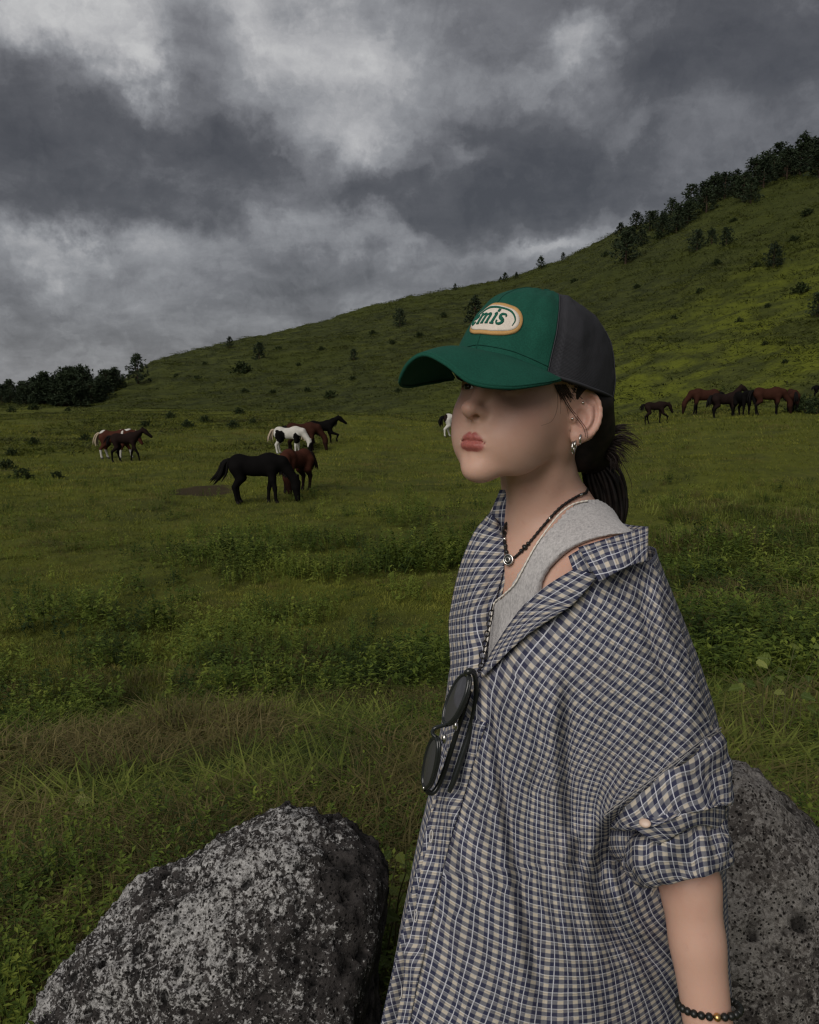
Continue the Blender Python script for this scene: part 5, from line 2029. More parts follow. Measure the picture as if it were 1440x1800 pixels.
def cloth(name, G, D, UV, wrap_v=False, parent=None, crease=.0016, seed=0, th=.0011):
    """G: (nu,nv,2) pixels, D depth, UV metres"""
    X = PN(G[..., 0], G[..., 1], D)
    # fine irregular rumpling, across the line of sight and along it
    n = fbm(np.concatenate([UV * 26, np.full(UV.shape[:2] + (1,), 1.7 + seed)], -1), 3, .55) - .5
    X = X + (n * crease * 2)[..., None] * np.array([0, -1, .15])
    nu, nv = G.shape[:2]
    o = mesh_obj(name, X.reshape(-1, 3), grid_faces(nu, nv, wrap_v=wrap_v), m_plaid, parent or SHIRT, uv=UV.reshape(-1, 2))
    return solid(o, th)


WL = [
    [(1010, 1000), (955, 1035), (905, 1085), (846, 1185), (806, 1290), (772, 1400), (742, 1500), (712, 1620), (685, 1740), (650, 1900)],
    [(1075, 1000), (1030, 1062), (975, 1125), (915, 1198), (866, 1300), (833, 1405), (808, 1505), (785, 1625), (762, 1745), (732, 1900)],
    [(1120, 988), (1085, 1055), (1030, 1125), (970, 1205), (922, 1310), (892, 1415), (872, 1515), (855, 1630), (838, 1750), (812, 1900)],
    [(1148, 994), (1128, 1058), (1080, 1130), (1022, 1215), (975, 1315), (948, 1415), (934, 1520), (925, 1640), (912, 1755), (893, 1900)],
    [(1178, 1050), (1150, 1095), (1105, 1160), (1055, 1240), (1012, 1325), (990, 1420), (984, 1525), (985, 1650), (980, 1760), (968, 1900)],
    [(1195, 1105), (1168, 1140), (1130, 1195), (1087, 1265), (1046, 1340), (1027, 1425), (1030, 1535), (1040, 1660), (1040, 1765), (1035, 1900)],
    [(1212, 1160), (1190, 1190), (1158, 1235), (1120, 1295), (1080, 1360), (1055, 1430), (1070, 1545), (1090, 1665), (1098, 1770), (1100, 1900)],
    [(1230, 1215), (1212, 1240), (1187, 1275), (1152, 1325), (1112, 1380), (1085, 1440), (1110, 1555), (1140, 1670), (1155, 1775), (1165, 1900)],
    [(1252, 1280), (1238, 1292), (1215, 1315), (1180, 1348), (1140, 1395), (1115, 1450), (1165, 1565), (1200, 1675), (1215, 1780), (1230, 1900)],
    [(1266, 1290), (1255, 1303), (1235, 1330), (1205, 1362), (1170, 1405), (1150, 1460), (1225, 1575), (1265, 1680), (1280, 1785), (1295, 1900)]]
NU, NV = 160, 240
Gp = net(WL, NU, NV)
D0 = shirt_depth(Gp[..., 0], Gp[..., 1])
# the body panel passes behind the sleeve below the armhole seam
sy = 1284 + (1265 - Gp[..., 0]) * .722
D0 = D0 + .055 * sstep(2, 34, (Gp[..., 1] - sy) * .8) * sstep(1040, 1085, Gp[..., 0]) * sstep(1580, 1490, Gp[..., 1])
X0 = PN(Gp[..., 0], Gp[..., 1], D0)
seg = np.linalg.norm(np.diff(X0, axis=1), axis=-1)
arc = np.concatenate([np.zeros((NU, 1)), np.cumsum(seg, 1)], 1)
tgv = norm(np.gradient(X0, axis=1))


def square_to(row):
    """arc length along the warp, levelled so that the weft crosses it squarely at this row"""
    k_ = int(NV * row / 9)
    st_ = (np.diff(X0, axis=0)[:, k_] * tgv[:-1, k_]).sum(-1)
    return arc - arc[:, k_:k_ + 1] + arc[:1, k_:k_ + 1] + np.concatenate([[0], np.cumsum(st_)])[:, None]


wrow = sstep(3.0, 6.0, np.linspace(0, 9, NV))[None]
arc = square_to(2.8) * (1 - wrow) + square_to(6.6) * wrow
Us = np.linspace(0, 9, NU)[:, None] * .036 + 0 * arc


def folds_at(x, y):
    h_, tk_ = np.zeros_like(x), np.zeros_like(x)
    for line, wd, amp, tk in FOLDS:
        d, s_, pr = seg_dist(x, y, line)
        wd = wd * 1.3
        env = sstep(-.02, .18, pr) * sstep(1.02, .75, pr)
        h_ = h_ + 1.9 * amp * np.exp(-(d / wd) ** 2) * env
        tk_ = tk_ + 1.3 * tk * env * np.tanh(s_ * d / wd)
    return h_, tk_


hh_, take = folds_at(Gp[..., 0], Gp[..., 1])
D0 = D0 - hh_
UVp = np.stack([Us - take, arc + take * .35], -1)
cloth("front_panel", Gp, D0, UVp)
def strip(name, edge_a, edge_b, nu, nv, dz, uv0=(0, 0), uw=None, bulge=0.0, depth=None, parent=None, swap=False, crease=.0008, seed=1, th=.0011):
    """band between two pixel polylines; dz = metres in front of the shirt surface"""
    a, b = catmull(np.array(edge_a, float), nv), catmull(np.array(edge_b, float), nv)
    k = np.linspace(0, 1, nu)[:, None, None]
    G = a[None] * (1 - k) + b[None] * k
    D = shirt_depth(G[..., 0], G[..., 1]) - folds_at(G[..., 0], G[..., 1])[0] if depth is None else depth(G[..., 0], G[..., 1])
    D = D - dz - bulge * np.sin(np.linspace(0, np.pi, nu))[:, None]
    X = PN(G[..., 0], G[..., 1], D)
    su = np.concatenate([np.zeros((1, nv)), np.cumsum(np.linalg.norm(np.diff(X, axis=0), axis=-1), 0)], 0)
    sv = np.concatenate([np.zeros((nu, 1)), np.cumsum(np.linalg.norm(np.diff(X, axis=1), axis=-1), 1)], 1)
    sv = np.broadcast_to(sv.mean(0)[None], sv.shape)
    UV = np.stack([su + uv0[0], sv + uv0[1]], -1)
    if swap:
        UV = UV[..., ::-1]
    return cloth(name, G, D, UV, parent=parent, crease=crease, seed=seed, th=th)


# turned-back front edge, lying over the panel
strip("lapel", [(1012, 1000), (958, 1034), (908, 1082), (870, 1138), (846, 1184)], [(1052, 1012), (1012, 1058), (985, 1078), (925, 1118), (848, 1190)], 14, 60, .014, bulge=.004, seed=2)
# button band down the closed front
pe = [(818, 1260), (806, 1290), (772, 1400), (742, 1500), (712, 1620), (685, 1740), (650, 1900)]
PLK = strip("placket", [(x_ - 2, y_) for x_, y_ in pe], [(856, 1270), (846, 1300), (814, 1405), (785, 1505), (757, 1625), (732, 1742), (698, 1900)], 12, 110, .0030, bulge=.0005, seed=0, crease=.0016)
for x_, y_ in ((758, 1470), (731, 1610), (704, 1745)):
    aa = np.linspace(0, 2 * np.pi, 16, endpoint=False)
    cpt = np.stack([x_ + 2.4 * np.cos(aa) + .25 * np.sin(aa) * -12 * .2, y_ + 11 * np.sin(aa)], -1)
    MB().tube(PN(cpt[:, 0], cpt[:, 1], shirt_depth(cpt[:, 0], cpt[:, 1]) - .0062), .0007, 5, close=True).build("buttonhole", m_thread, PLK)
for x_, y_, ax_, ay_ in ((978, 1062, 7, -5), (897, 1122, 7, -6)):
    aa = np.linspace(0, 2 * np.pi, 16, endpoint=False)
    cpt = np.stack([x_ + ax_ * np.cos(aa) + 1.6 * np.sin(aa), y_ + ay_ * np.cos(aa) + 2.2 * np.sin(aa)], -1)
    MB().tube(PN(cpt[:, 0], cpt[:, 1], shirt_depth(cpt[:, 0], cpt[:, 1]) - .0160), .0006, 5, close=True).build("buttonhole", m_thread, SHIRT)
# her right front, seen beyond the chest
far_d = lambda x_, y_: np.interp(y_, [850, 930, 1000, 1100, 1200, 1320], [1.07, 1.050, 1.022, 1.008, .972, .935]) + np.clip((858 - x_) / 60, 0, 1.4) ** 2 * .055 - np.clip((x_ - 858) / 60, 0, 1) * .03
strip("front_panel", [(862, 902), (833, 938), (809, 998), (793, 1070), (790, 1110), (793, 1160), (791, 1200), (786, 1265), (782, 1330)],
      [(874, 915), (884, 950), (886, 995), (873, 1050), (862, 1100), (854, 1145), (845, 1190), (828, 1250), (800, 1330)], 50, 110, 0.0, depth=far_d, bulge=.012, seed=4, crease=.004, uv0=(.003, 0))
strip("front_facing", [(886, 985), (875, 1050), (864, 1100), (856, 1145), (847, 1188)], [(896, 985), (884, 1040), (868, 1095), (859, 1142), (848, 1186)], 5, 40, -.004, depth=far_d, seed=5)
# her right collar: standing against the neck, its inner face towards us
col_d = lambda x_, y_: np.interp(y_, [850, 900, 960, 1000], [1.055, 1.045, 1.030, 1.035]) + np.clip((895 - x_) / 40, 0, 1) * .03
strip("collar", [(880, 861), (868, 893), (866, 925), (874, 958), (888, 998)], [(889, 861), (896, 890), (900, 930), (899, 965), (893, 998)], 10, 40, 0.0, depth=col_d, seed=6)
strip("collar", [(868, 893), (860, 905), (856, 925), (862, 945)], [(880, 861), (868, 893), (866, 925), (874, 958)], 6, 30, -.006, depth=col_d, seed=7)
# her left collar: stand behind the neck, leaf turned down over the shoulder
cd2 = lambda x_, y_: np.interp(x_, [1000, 1040, 1090, 1140, 1180], [.935, .925, .915, .935, .98])
rimd = lambda x_, y_: np.interp(x_, [1030, 1060, 1100, 1140], [1.065, 1.045, 1.005, .945])
strip("collar_stand", [(1034, 876), (1064, 903), (1098, 921), (1139, 926)], [(1040, 896), (1058, 914), (1080, 936), (1106, 944)], 10, 40, 0.0, depth=lambda x_, y_: rimd(x_, y_) - .004, seed=8)
strip("collar_leaf", [(1016, 962), (1055, 950), (1095, 938), (1140, 925)], [(1054, 1024), (1080, 1008), (1110, 994), (1139, 986)], 24, 40, .034, depth=lambda x_, y_: shirt_depth(x_, y_) + np.clip((1010 - y_) / 70, 0, 1) * .016, bulge=.003, seed=9, crease=.0014)
strip("collar_band", [(999, 978), (1008, 972), (1020, 965)], [(1010, 1010), (1024, 1008), (1044, 1004)], 10, 12, .006, bulge=.002, seed=10)


def cuff(name, rows, n, seed, crease=.003, waves=(), tw=0.0, parent=None):
    """closed tube round the arm given by its left and right outline in pixels, row by row: (xl,yl,xr,yr,depth,half depth,sag)"""
    rr = catmull(np.array(rows, float), n)
    m = 96
    an = np.linspace(0, 2 * np.pi, m, endpoint=False)
    s_ = -np.cos(an)
    c_ = np.sin(an)
    xl, yl, xr, yr, Yc, ry, sag = [rr[:, i][:, None] for i in range(7)]
    x_ = (xl + xr) / 2 + s_[None] * (xr - xl) / 2
    y_ = (yl + yr) / 2 + s_[None] * (yr - yl) / 2 + sag * np.clip(c_, 0, 1)[None]
    D = Yc - ry * c_[None]
    for (ka, kr, am, ph) in waves:
        w_ = np.sin(ka * an[None] + kr * np.linspace(0, 1, n)[:, None] * 6.283 + ph)
        D = D - am * w_
        y_ = y_ + am * 420 * w_ * .5
    X = PN(x_, y_, D)
    su = np.linspace(0, 1, m)[None] * (2 * np.pi * .072) + 0 * x_
    sv = np.concatenate([np.zeros((1, m)), np.cumsum(np.linalg.norm(np.diff(X, axis=0), axis=-1), 0)], 0) + tw * s_[None]
    nz = fbm(np.stack([X[..., 0] * 26, X[..., 1] * 26, X[..., 2] * 34 + seed], -1), 3, .55) - .5
    ce = X.mean(1, keepdims=True)
    X = X + norm(X - ce) * (nz * crease * 2)[..., None]
    # close the ring with an extra column so that the pattern does not run back
    X = np.concatenate([X, X[:, :1]], 1)
    UV = np.stack([np.concatenate([su, su[:, :1] + 2 * np.pi * .072], 1), np.concatenate([sv, sv[:, :1]], 1)], -1)
    o = mesh_obj(name, X.reshape(-1, 3), grid_faces(n, m + 1, flip=True), m_plaid, parent or SHIRT, uv=UV.reshape(-1, 2))
    return solid(o, .0012)


SLV = cuff("sleeve", [(1060, 1424, 1262, 1268, .948, .062, 0), (1056, 1440, 1271, 1296, .945, .070, 4), (1064, 1452, 1279, 1345, .940, .073, 8), (1082, 1458, 1286, 1388, .936, .080, 10),
                      (1108, 1457, 1288, 1406, .936, .086, 4), (1124, 1450, 1285, 1414, .936, .080, -6), (1132, 1440, 1276, 1412, .936, .055, -12), (1140, 1430, 1268, 1404, .938, .046, -12)],
           64, 11, .009, [(3, 1.3, .0050, .4), (5, -1.6, .0040, 2.2), (8, -1.0, .0028, 1.1)])
cuff("cuff_roll", [(1112, 1466, 1268, 1424, .930, .044, 4), (1100, 1478, 1275, 1440, .926, .056, 4), (1096, 1500, 1282, 1466, .922, .061, 2), (1098, 1524, 1288, 1492, .920, .062, 6),
                   (1112, 1548, 1288, 1512, .918, .060, 10), (1132, 1558, 1282, 1522, .916, .054, 6), (1150, 1552, 1268, 1522, .915, .043, -4), (1156, 1536, 1262, 1508, .915, .038, -6)],
     52, 12, .008, [(4, .8, .0050, 2.0), (9, .5, .0040, .3), (15, .2, .0018, 1.0)], parent=SLV)
cuff("cuff_roll", [(1066, 1448, 1135, 1445, .945, .022, 0), (1060, 1468, 1138, 1462, .945, .032, 2), (1062, 1490, 1138, 1480, .945, .034, 4), (1078, 1508, 1132, 1500, .945, .028, 4), (1096, 1512, 1125, 1505, .945, .015, 0)],
     24, 13, .003, [(5, .5, .0015, 0)], parent=SLV)
fl_d = lambda x_, y_: .858 + np.clip((x_ - 1200) / 75, 0, 1.2) ** 2 * .052 + np.clip((1150 - x_) / 50, 0, 1) ** 2 * .020
CUFF = strip("cuff_strap", [(1104, 1450), (1127, 1441), (1166, 1433), (1202, 1421), (1240, 1412), (1276, 1416)], [(1162, 1487), (1176, 1478), (1190, 1469), (1212, 1457), (1240, 1451), (1276, 1468)], 16, 60, .0, depth=fl_d, bulge=.004, parent=SLV, swap=True, seed=14)
bc = P(1134, 1447, .8500)
nb_ = norm(CAM - bc + np.array([-.2, 0, .3]))
b1 = norm(np.cross(nb_, [0, 0, 1]))
mb = MB()
mb.add(*ball(bc, 1.0, 20, 8, np.stack([b1 * .0066, np.cross(nb_, b1) * .0050, nb_ * .0016])))
mb.build("button", m_button, SLV)
# armhole seam: a raised double line
for k_ in (0, 5):
    ln = catmull(np.array([(1268, 1279 + k_), (1235, 1300 + k_), (1180, 1342 + k_), (1120, 1387 + k_), (1062, 1430 + k_)], float), 60)
    MB().tube(PN(ln[:, 0], ln[:, 1], shirt_depth(ln[:, 0], ln[:, 1]) - .0022), .0006, 5).build("armhole_seam", m_seam, SLV)
# back of the shirt: from the shoulder seam round behind her to the far side
yb = np.array([985, 1060, 1130, 1200, 1280, 1380, 1500, 1650, 1780, 1900], float)
xr_ = np.array([1140, 1178, 1203, 1225, 1252, 1268, 1262, 1270, 1280, 1292], float)
xo_ = np.array([1143, 1185, 1217, 1243, 1266, 1282, 1276, 1282, 1288, 1298], float)
xl_ = np.array([835, 812, 798, 800, 796, 768, 740, 706, 676, 650], float)
dr_ = shirt_depth(xr_, yb)
dl_ = np.array([1.09, 1.085, 1.07, 1.05, 1.02, .99, .965, .95, .945, .945])
cols = []
for fr, bk in ((0.0, 0), (.02, 0), (.05, 0)):
    cols.append([(xr_[i] + (xo_[i] - xr_[i]) * fr * 20 * .5, yb[i], dr_[i] + [.004, .012, .030][[0.0, .02, .05].index(fr)]) for i in range(10)])
cols.append([(xo_[i], yb[i], dr_[i] + .055) for i in range(10)])
pts0 = [[P(*q) for q in c_] for c_ in cols]
R_end = np.array(pts0[-1])
L_end = np.array([P(xl_[i], yb[i], dl_[i]) for i in range(10)])
bk = []
for w_ in np.linspace(.12, 1, 9):
    ctr = R_end * (1 - w_) + L_end * w_
    bk.append(ctr + np.outer(np.full(10, math.sin(w_ * math.pi) * .13), -BF * np.array([1, 1, 1])) + np.outer(np.full(10, math.sin(w_ * math.pi) * .05), [0.2, .9, 0]))
allc = np.array(pts0 + [list(b_) for b_ in bk])
Xb = net(allc, 120, 120)
su = np.concatenate([np.zeros((1, 120)), np.cumsum(np.linalg.norm(np.diff(Xb, axis=0), axis=-1), 0)], 0)
sv = np.concatenate([np.zeros((120, 1)), np.cumsum(np.linalg.norm(np.diff(Xb, axis=1), axis=-1), 1)], 1)
nz = fbm(Xb * 20, 3) - .5
Xb = Xb + nz[..., None] * .008 * np.array([.5, .5, 0])
solid(mesh_obj("back_panel", Xb.reshape(-1, 3), grid_faces(120, 120, flip=True), m_plaid, SHIRT, uv=np.stack([su, sv], -1).reshape(-1, 2)))
# her right sleeve, mostly hidden behind the chest
sl = MB()
ctl = np.array([SHO_R + [0, 0, .0], SHO_R * .5 + ELB_R * .5, ELB_R, ELB_R * .6 + WRI_R * .4])
v_, f_ = tube(catmull(ctl, 40), np.interp(np.linspace(0, 1, 40), [0, .3, .8, 1], [.055, .066, .062, .052]), 40)
uvv = np.stack([np.tile(np.linspace(0, .4, 40), 40), np.repeat(np.linspace(0, .42, 40), 40)], -1)
v_ = v_ + (fbm(v_ * 30, 3) - .5)[:, None] * .012
solid(mesh_obj("sleeve", v_, f_, m_plaid, SHIRT, uv=uvv))

# trousers and shoes (below the picture, standing on the ground)
m_trou = fabric("dark_denim", (0.030, 0.036, 0.055), weave=700)
m_shoe = fabric("canvas_shoe", (0.42, 0.40, 0.37), weave=500)
m_sole, t = material("rubber_sole", (0.5, 0.49, 0.46), .7, .3)
HIP = bw(-.012, 0, -.50)
FT = {s: np.array([NB[0], NB[1], 0]) + BF * -.01 + BL * s * .095 for s in (1, -1)}


def sd_trou(p):
    d = None
    for s in (1, -1):
        e = sd_chain(p, [HIP + BL * s * .075, HIP * .5 + FT[s] * .5 + BF * .015, FT[s] + np.array([0, 0, .07])], [.088, .072, .068], .03)
        d = e if d is None else smin(d, e, .02)
    d = smin(d, sd_ell(to_body(p), (-.012, 0, -.47), (.098, .140, .10)), .04)
    d = d + (fbm(p * 18, 3) - .5) * .02
    return np.maximum(d, .045 - p[..., 2])


v_, f_ = sparse_mesh(sd_trou, (-.10, .80, 0.0), (.46, 1.34, 1.0), .009, 4, 2.0)
mesh_obj("trousers", v_, f_, m_trou, PERSON)
for s in (1, -1):
    c0 = FT[s]
    def sd_shoe(p, c0=c0):
        q = (p - c0.astype(np.float32)) @ BODY_R.T.astype(np.float32)
        d = smin(sd_ell(q, (.085, 0, .045), (.085, .043, .040)), sd_ell(q, (-.01, 0, .060), (.062, .038, .058)), .03)
        return np.maximum(d, .018 - q[..., 2])
    v_, f_ = sparse_mesh(sd_shoe, c0 + [-.2, -.2, -.02], c0 + [.2, .2, .16], .004, 4, 2.0)
    sh = mesh_obj("shoe", v_, f_, m_shoe, PERSON)
    def sd_sole(p, c0=c0):
        q = (p - c0.astype(np.float32)) @ BODY_R.T.astype(np.float32)
        d = smin(sd_ell(q, (.080, 0, .01), (.094, .047, .4)), sd_ell(q, (-.015, 0, .01), (.064, .040, .4)), .03)
        return np.maximum(np.maximum(d, .0005 - q[..., 2]), q[..., 2] - .024)
    v_, f_ = sparse_mesh(sd_sole, c0 + [-.2, -.2, -.02], c0 + [.2, .2, .06], .004, 4, 2.0)
    mesh_obj("sole", v_, f_, m_sole, sh)
# her right front below the opening, wrapping round the far side to meet the back
rows_r = []
for x_, y_ in [(836, 1215), (806, 1290), (772, 1400), (742, 1500), (712, 1620), (685, 1740), (650, 1900)]:
    a_ = P(x_ + 3, y_, float(shirt_depth(x_, y_)) + .008)
    rel = a_ - NB
    fa, z_ = float(rel @ BF), float(a_[2] - NB[2])
    la = float(rel @ BL)
    rows_r.append([a_, bw(fa * .82, la * .45 - .060, z_), bw(fa * .45, -.118, z_), bw(-.01, -.150, z_), bw(-.075, -.120, z_), bw(-.115, -.050, z_)])
Xr = net(np.array(rows_r), 80, 90)
su = np.concatenate([np.zeros((80, 1)), np.cumsum(np.linalg.norm(np.diff(Xr, axis=1), axis=-1), 1)], 1)
sv = np.concatenate([np.zeros((1, 90)), np.cumsum(np.linalg.norm(np.diff(Xr, axis=0), axis=-1), 0)], 0)
solid(mesh_obj("front_panel", (Xr + (fbm(Xr * 22, 3) - .5)[..., None] * .006).reshape(-1, 3), grid_faces(80, 90), m_plaid, SHIRT, uv=np.stack([su, sv], -1).reshape(-1, 2)))
# ================================================================== sunglasses hung in the shirt front
m_frame, t = material("dark_acetate", (0.016, 0.018, 0.018), .16, .5)
m_lens, t = material("smoked_lens", (0.10, 0.10, 0.11), .06, .5, .5)
m_metal, t = material("silver", (0.62, 0.60, 0.57), .25, .5, 1.0)
m_gold, t = material("gold", (0.62, 0.40, 0.16), .35, .5, 1.0)
SUNG = empty("sunglasses", P(790, 1290, .93), "dark oval sunglasses hooked by one arm on the shirt front", "sunglasses")
VIEW = norm(P(790, 1290, 1.0) - CAM)


def lens(p0, p1, half_w, tilt, d0, d1):
    a0, a1 = P(*p0, d0), P(*p1, d1)
    c_ = (a0 + a1) / 2
    a = (a1 - a0) / 2
    e = norm(np.cross(a, VIEW))
    if e[0] < 0:
        e = -e
    b = (e * math.cos(tilt) - VIEW * math.sin(tilt)) * half_w
    n = norm(np.cross(a, b))
    if n[0] > 0:
        n = -n
    th = np.linspace(0, 2 * np.pi, 64, endpoint=False)
    sq = lambda q: np.sign(q) * np.abs(q) ** .92
    ring = c_ + sq(np.cos(th))[:, None] * a + sq(np.sin(th))[:, None] * b
    rim = MB().tube(ring, .0024, 10, close=True)
    rim.tube(c_ + (ring - c_) * 1.02 - n * .0022, .0022, 10, close=True)
    rim.build("rim", m_frame, SUNG)
    rows = np.linspace(0, 1, 10)
    g = np.stack([c_ + (ring - c_) * r_ * .99 + n * .0030 * (1 - r_ ** 2) for r_ in rows], 0)
    o = mesh_obj("lens", g.reshape(-1, 3), grid_faces(10, 64, wrap_v=True), m_lens, SUNG)
    return c_, a, b, n


c1, a1, b1_, n1_ = lens((819, 1186), (784, 1272), .0178, R(60), .930, .928)
c2, a2, b2_, n2_ = lens((765, 1297), (748, 1385), .0172, R(66), .926, .930)
br = catmull(np.array([c1 + a1 * 1.02 + b1_ * .2, c1 + a1 * 1.16 - b1_ * .25 + n1_ * .003, (c1 + a1 * 1.1 + c2 - a2 * 1.1) / 2 - b1_ * .45 + n1_ * .004, c2 - a2 * 1.16 - b2_ * .2 + n2_ * .003, c2 - a2 * 1.02 + b2_ * .2]), 20)
MB().tube(br, .0024, 10).build("bridge", m_frame, SUNG)
mb = MB()
for q in (c1 + a1 * .98 + b1_ * .55 - n1_ * .008, c2 - a2 * .98 + b2_ * .55 - n2_ * .008):
    mb.add(*ball(q, (.003, .004, .006), 12, 8))
mb.build("nose_pad", m_metal, SUNG)
hg = c1 - a1 * 1.02
e1 = catmull(np.array([hg + b1_ * .1, P(824, 1180, .925), P(832, 1181, .93), P(836, 1192, .935)]), 14)
MB().tube(e1, np.linspace(.0042, .0032, 14), 8).build("end_piece", m_frame, SUNG)
tm = catmull(np.array([P(836, 1190, .935), P(838, 1225, .940), P(828, 1280, .940), P(812, 1330, .935), P(798, 1372, .930), P(790, 1392, .930)]), 40)
v_, f_ = tube(tm, np.interp(np.linspace(0, 1, 40), [0, .1, .7, 1], [.0030, .0034, .0042, .0026]), 8)
mesh_obj("temple", v_, f_, m_frame, SUNG)
tm = catmull(np.array([c2 + a2 * 1.04, P(760, 1394, .934), P(775, 1372, .938), P(796, 1310, .942), P(815, 1250, .944), P(826, 1215, .944)]), 40)
mesh_obj("temple", *tube(tm, np.linspace(.0034, .0030, 40), 8), m_frame, SUNG)
mb = MB()
for q in (hg + b1_ * .3 + n1_ * .002, c2 + a2 * 1.02 + n2_ * .002):
    mb.add(*ball(q, (.0018, .0018, .0024), 10, 6))
mb.build("hinge_rivet", m_metal, SUNG)

# ================================================================== jewellery
m_cord, t = material("black_cord", (0.012, 0.010, 0.010), .6, .3)
m_bead, t = material("black_stone_bead", (0.012, 0.013, 0.012), .35, .4)
m_pale, t = material("pale_cord", (0.70, 0.65, 0.58), .8, .2)
NECK1 = empty("necklace", hw(.0, .02, -.13), "black beaded cord necklace with a silver disc pendant", "necklace")
front = face_curve([(1031, 866), (1012, 874), (985, 892), (957, 922), (932, 952), (916, 969), (904, 980), (894, 984)], .0022)
left = face_curve([(894, 984), (889, 962), (887, 940), (889, 922)], .0022)
backp = np.array([bw(-.012, -.045, .012), bw(-.050, -.025, .030), bw(-.058, .0, .034), bw(-.050, .030, .032)])
loop = np.vstack([front, left[1:], backp])
cp = catmull(np.vstack([loop, loop[:1]]), 220)
tw_ = .0016 + .0004 * np.sin(np.arange(220) * 1.9)
mesh_obj("cord", *tube(cp, tw_, 7), m_cord, NECK1)
def bead_at(pts, k, r, mat, name, parent, ln=1.0):
    tg = norm(pts[min(k + 1, len(pts) - 1)] - pts[max(k - 1, 0)])
    s1 = norm(np.cross(tg, [0, .3, 1]))
    s2 = np.cross(tg, s1)
    mb = MB().add(*ball(pts[k], 1.0, 14, 10, np.stack([s1 * r, s2 * r, tg * r * ln])))
    return mb.build(name, mat, parent)
fr_ = catmull(front, 80)
for k, r_, m_, nm_, ln in ((30, .0025, m_metal, "silver_bead", .8), (47, .0030, m_bead, "bead", .8), (51, .0040, m_bead, "bead", .8), (56, .0030, m_bead, "bead", .8), (70, .0024, m_metal, "silver_bead", .8), (6, .0024, m_metal, "clasp", 1.6)):
    bead_at(fr_, k, r_, m_, nm_, NECK1, ln)
lf_ = catmull(left, 30)
for k in (6, 11, 16, 21, 26):
    bead_at(lf_, k, .0026, m_bead if k != 16 else m_metal, "bead" if k != 16 else "silver_bead", NECK1, 1.0)
pc = front[-1] + norm(CAM - front[-1]) * .004
pn = norm(CAM - pc + np.array([-.6, 0, .1]))
p1 = norm(np.cross(pn, [0, 0, 1]))
p2 = np.cross(pn, p1)
aa = np.linspace(0, 2 * np.pi, 28, endpoint=False)
PEND = MB().add(*ball(pc, 1.0, 24, 12, np.stack([p1 * .0066, p2 * .0066, pn * .0026]))).build("pendant", m_bead, NECK1)
MB().tube(pc + .0062 * (np.cos(aa)[:, None] * p1 + np.sin(aa)[:, None] * p2) + pn * .0006, .0012, 8, close=True).build("pendant_rim", m_metal, PEND)
MB().tube(pc + .0030 * (np.cos(aa)[:, None] * p1 + np.sin(aa)[:, None] * p2) + pn * .0024, .0008, 8, close=True).build("pendant_ring", m_metal, PEND)
# thin pale string, lower
s_pix = [(1033, 880), (1008, 886), (985, 902), (962, 930), (940, 962), (922, 995), (905, 1026), (885, 1046), (868, 1062)]
s3 = face_curve(s_pix, .0112)
sp = catmull(np.vstack([s3, [P(862, 1100, .995), P(852, 1150, .975)]]), 160)
NECK2 = mesh_obj("necklace", *tube(sp, .0010 + .0003 * np.sin(np.arange(160) * 1.3), 6), m_pale)
tag(NECK2, "thin pale twisted string necklace lying along the vest's neckline", "necklace")
# dark link chain down the shirt opening
CHN = empty("chain", P(852, 1120, .985), "dark link chain hanging inside the shirt opening", "chain")
lk = catmull(np.array([P(866, 1064, .985), P(861, 1090, .978), P(856, 1115, .970), P(851, 1140, .960), P(846, 1168, .948), P(843, 1182, .942)]), 15)
for k in range(14):
    c_ = (lk[k] + lk[k + 1]) / 2
    d_ = lk[k + 1] - lk[k]
    s_ = norm(np.cross(d_, VIEW if k % 2 else np.cross(VIEW, d_)))
    big = 1.6 if k == 9 else 1.0
    MB().tube(c_ + np.cos(aa)[:, None] * d_ * .62 + np.sin(aa)[:, None] * s_ * .0026 * big, .0008, 6, close=True).build("link", m_cord, CHN)


def ear_pt(px_, py_, out):
    return face_curve([(px_, py_)], out)[0]


def hoop(px_, py_, r_, th_, label, mat=m_metal):
    top = ear_pt(px_, py_, .0005)
    c_ = top + np.array([0, 0, -r_ * .8])
    u_ = norm(HEAD_R[0] * .35 + norm(CAM - top) * .9)
    u_ = norm(u_ - np.array([0, 0, 1]) * u_[2])
    ring = c_ + r_ * (np.cos(aa)[:, None] * u_ + np.sin(aa)[:, None] * np.array([0, 0, 1.0]))
    o = mesh_obj("earring", *tube(ring, th_, 8, close=True), mat)
    return tag(o, label, "earring")


hoop(1008, 778, .0072, .0013, "larger silver hoop earring at the bottom of the earlobe")
hoop(1012, 776, .0050, .0010, "small thin silver hoop just behind the larger hoop earring")
hoop(1021, 766, .0052, .0012, "silver hoop earring highest on the back edge of the earlobe")
for (x_, y_, lab) in ((1006, 736, "tiny silver ball stud in front of the ear canal"), (1025, 708, "tiny silver ball stud in the upper ear fold")):
    o = MB().add(*ball(ear_pt(x_, y_, .0008), .0017, 12, 8)).build("ear_stud", m_metal)
    tag(o, lab, "earring")

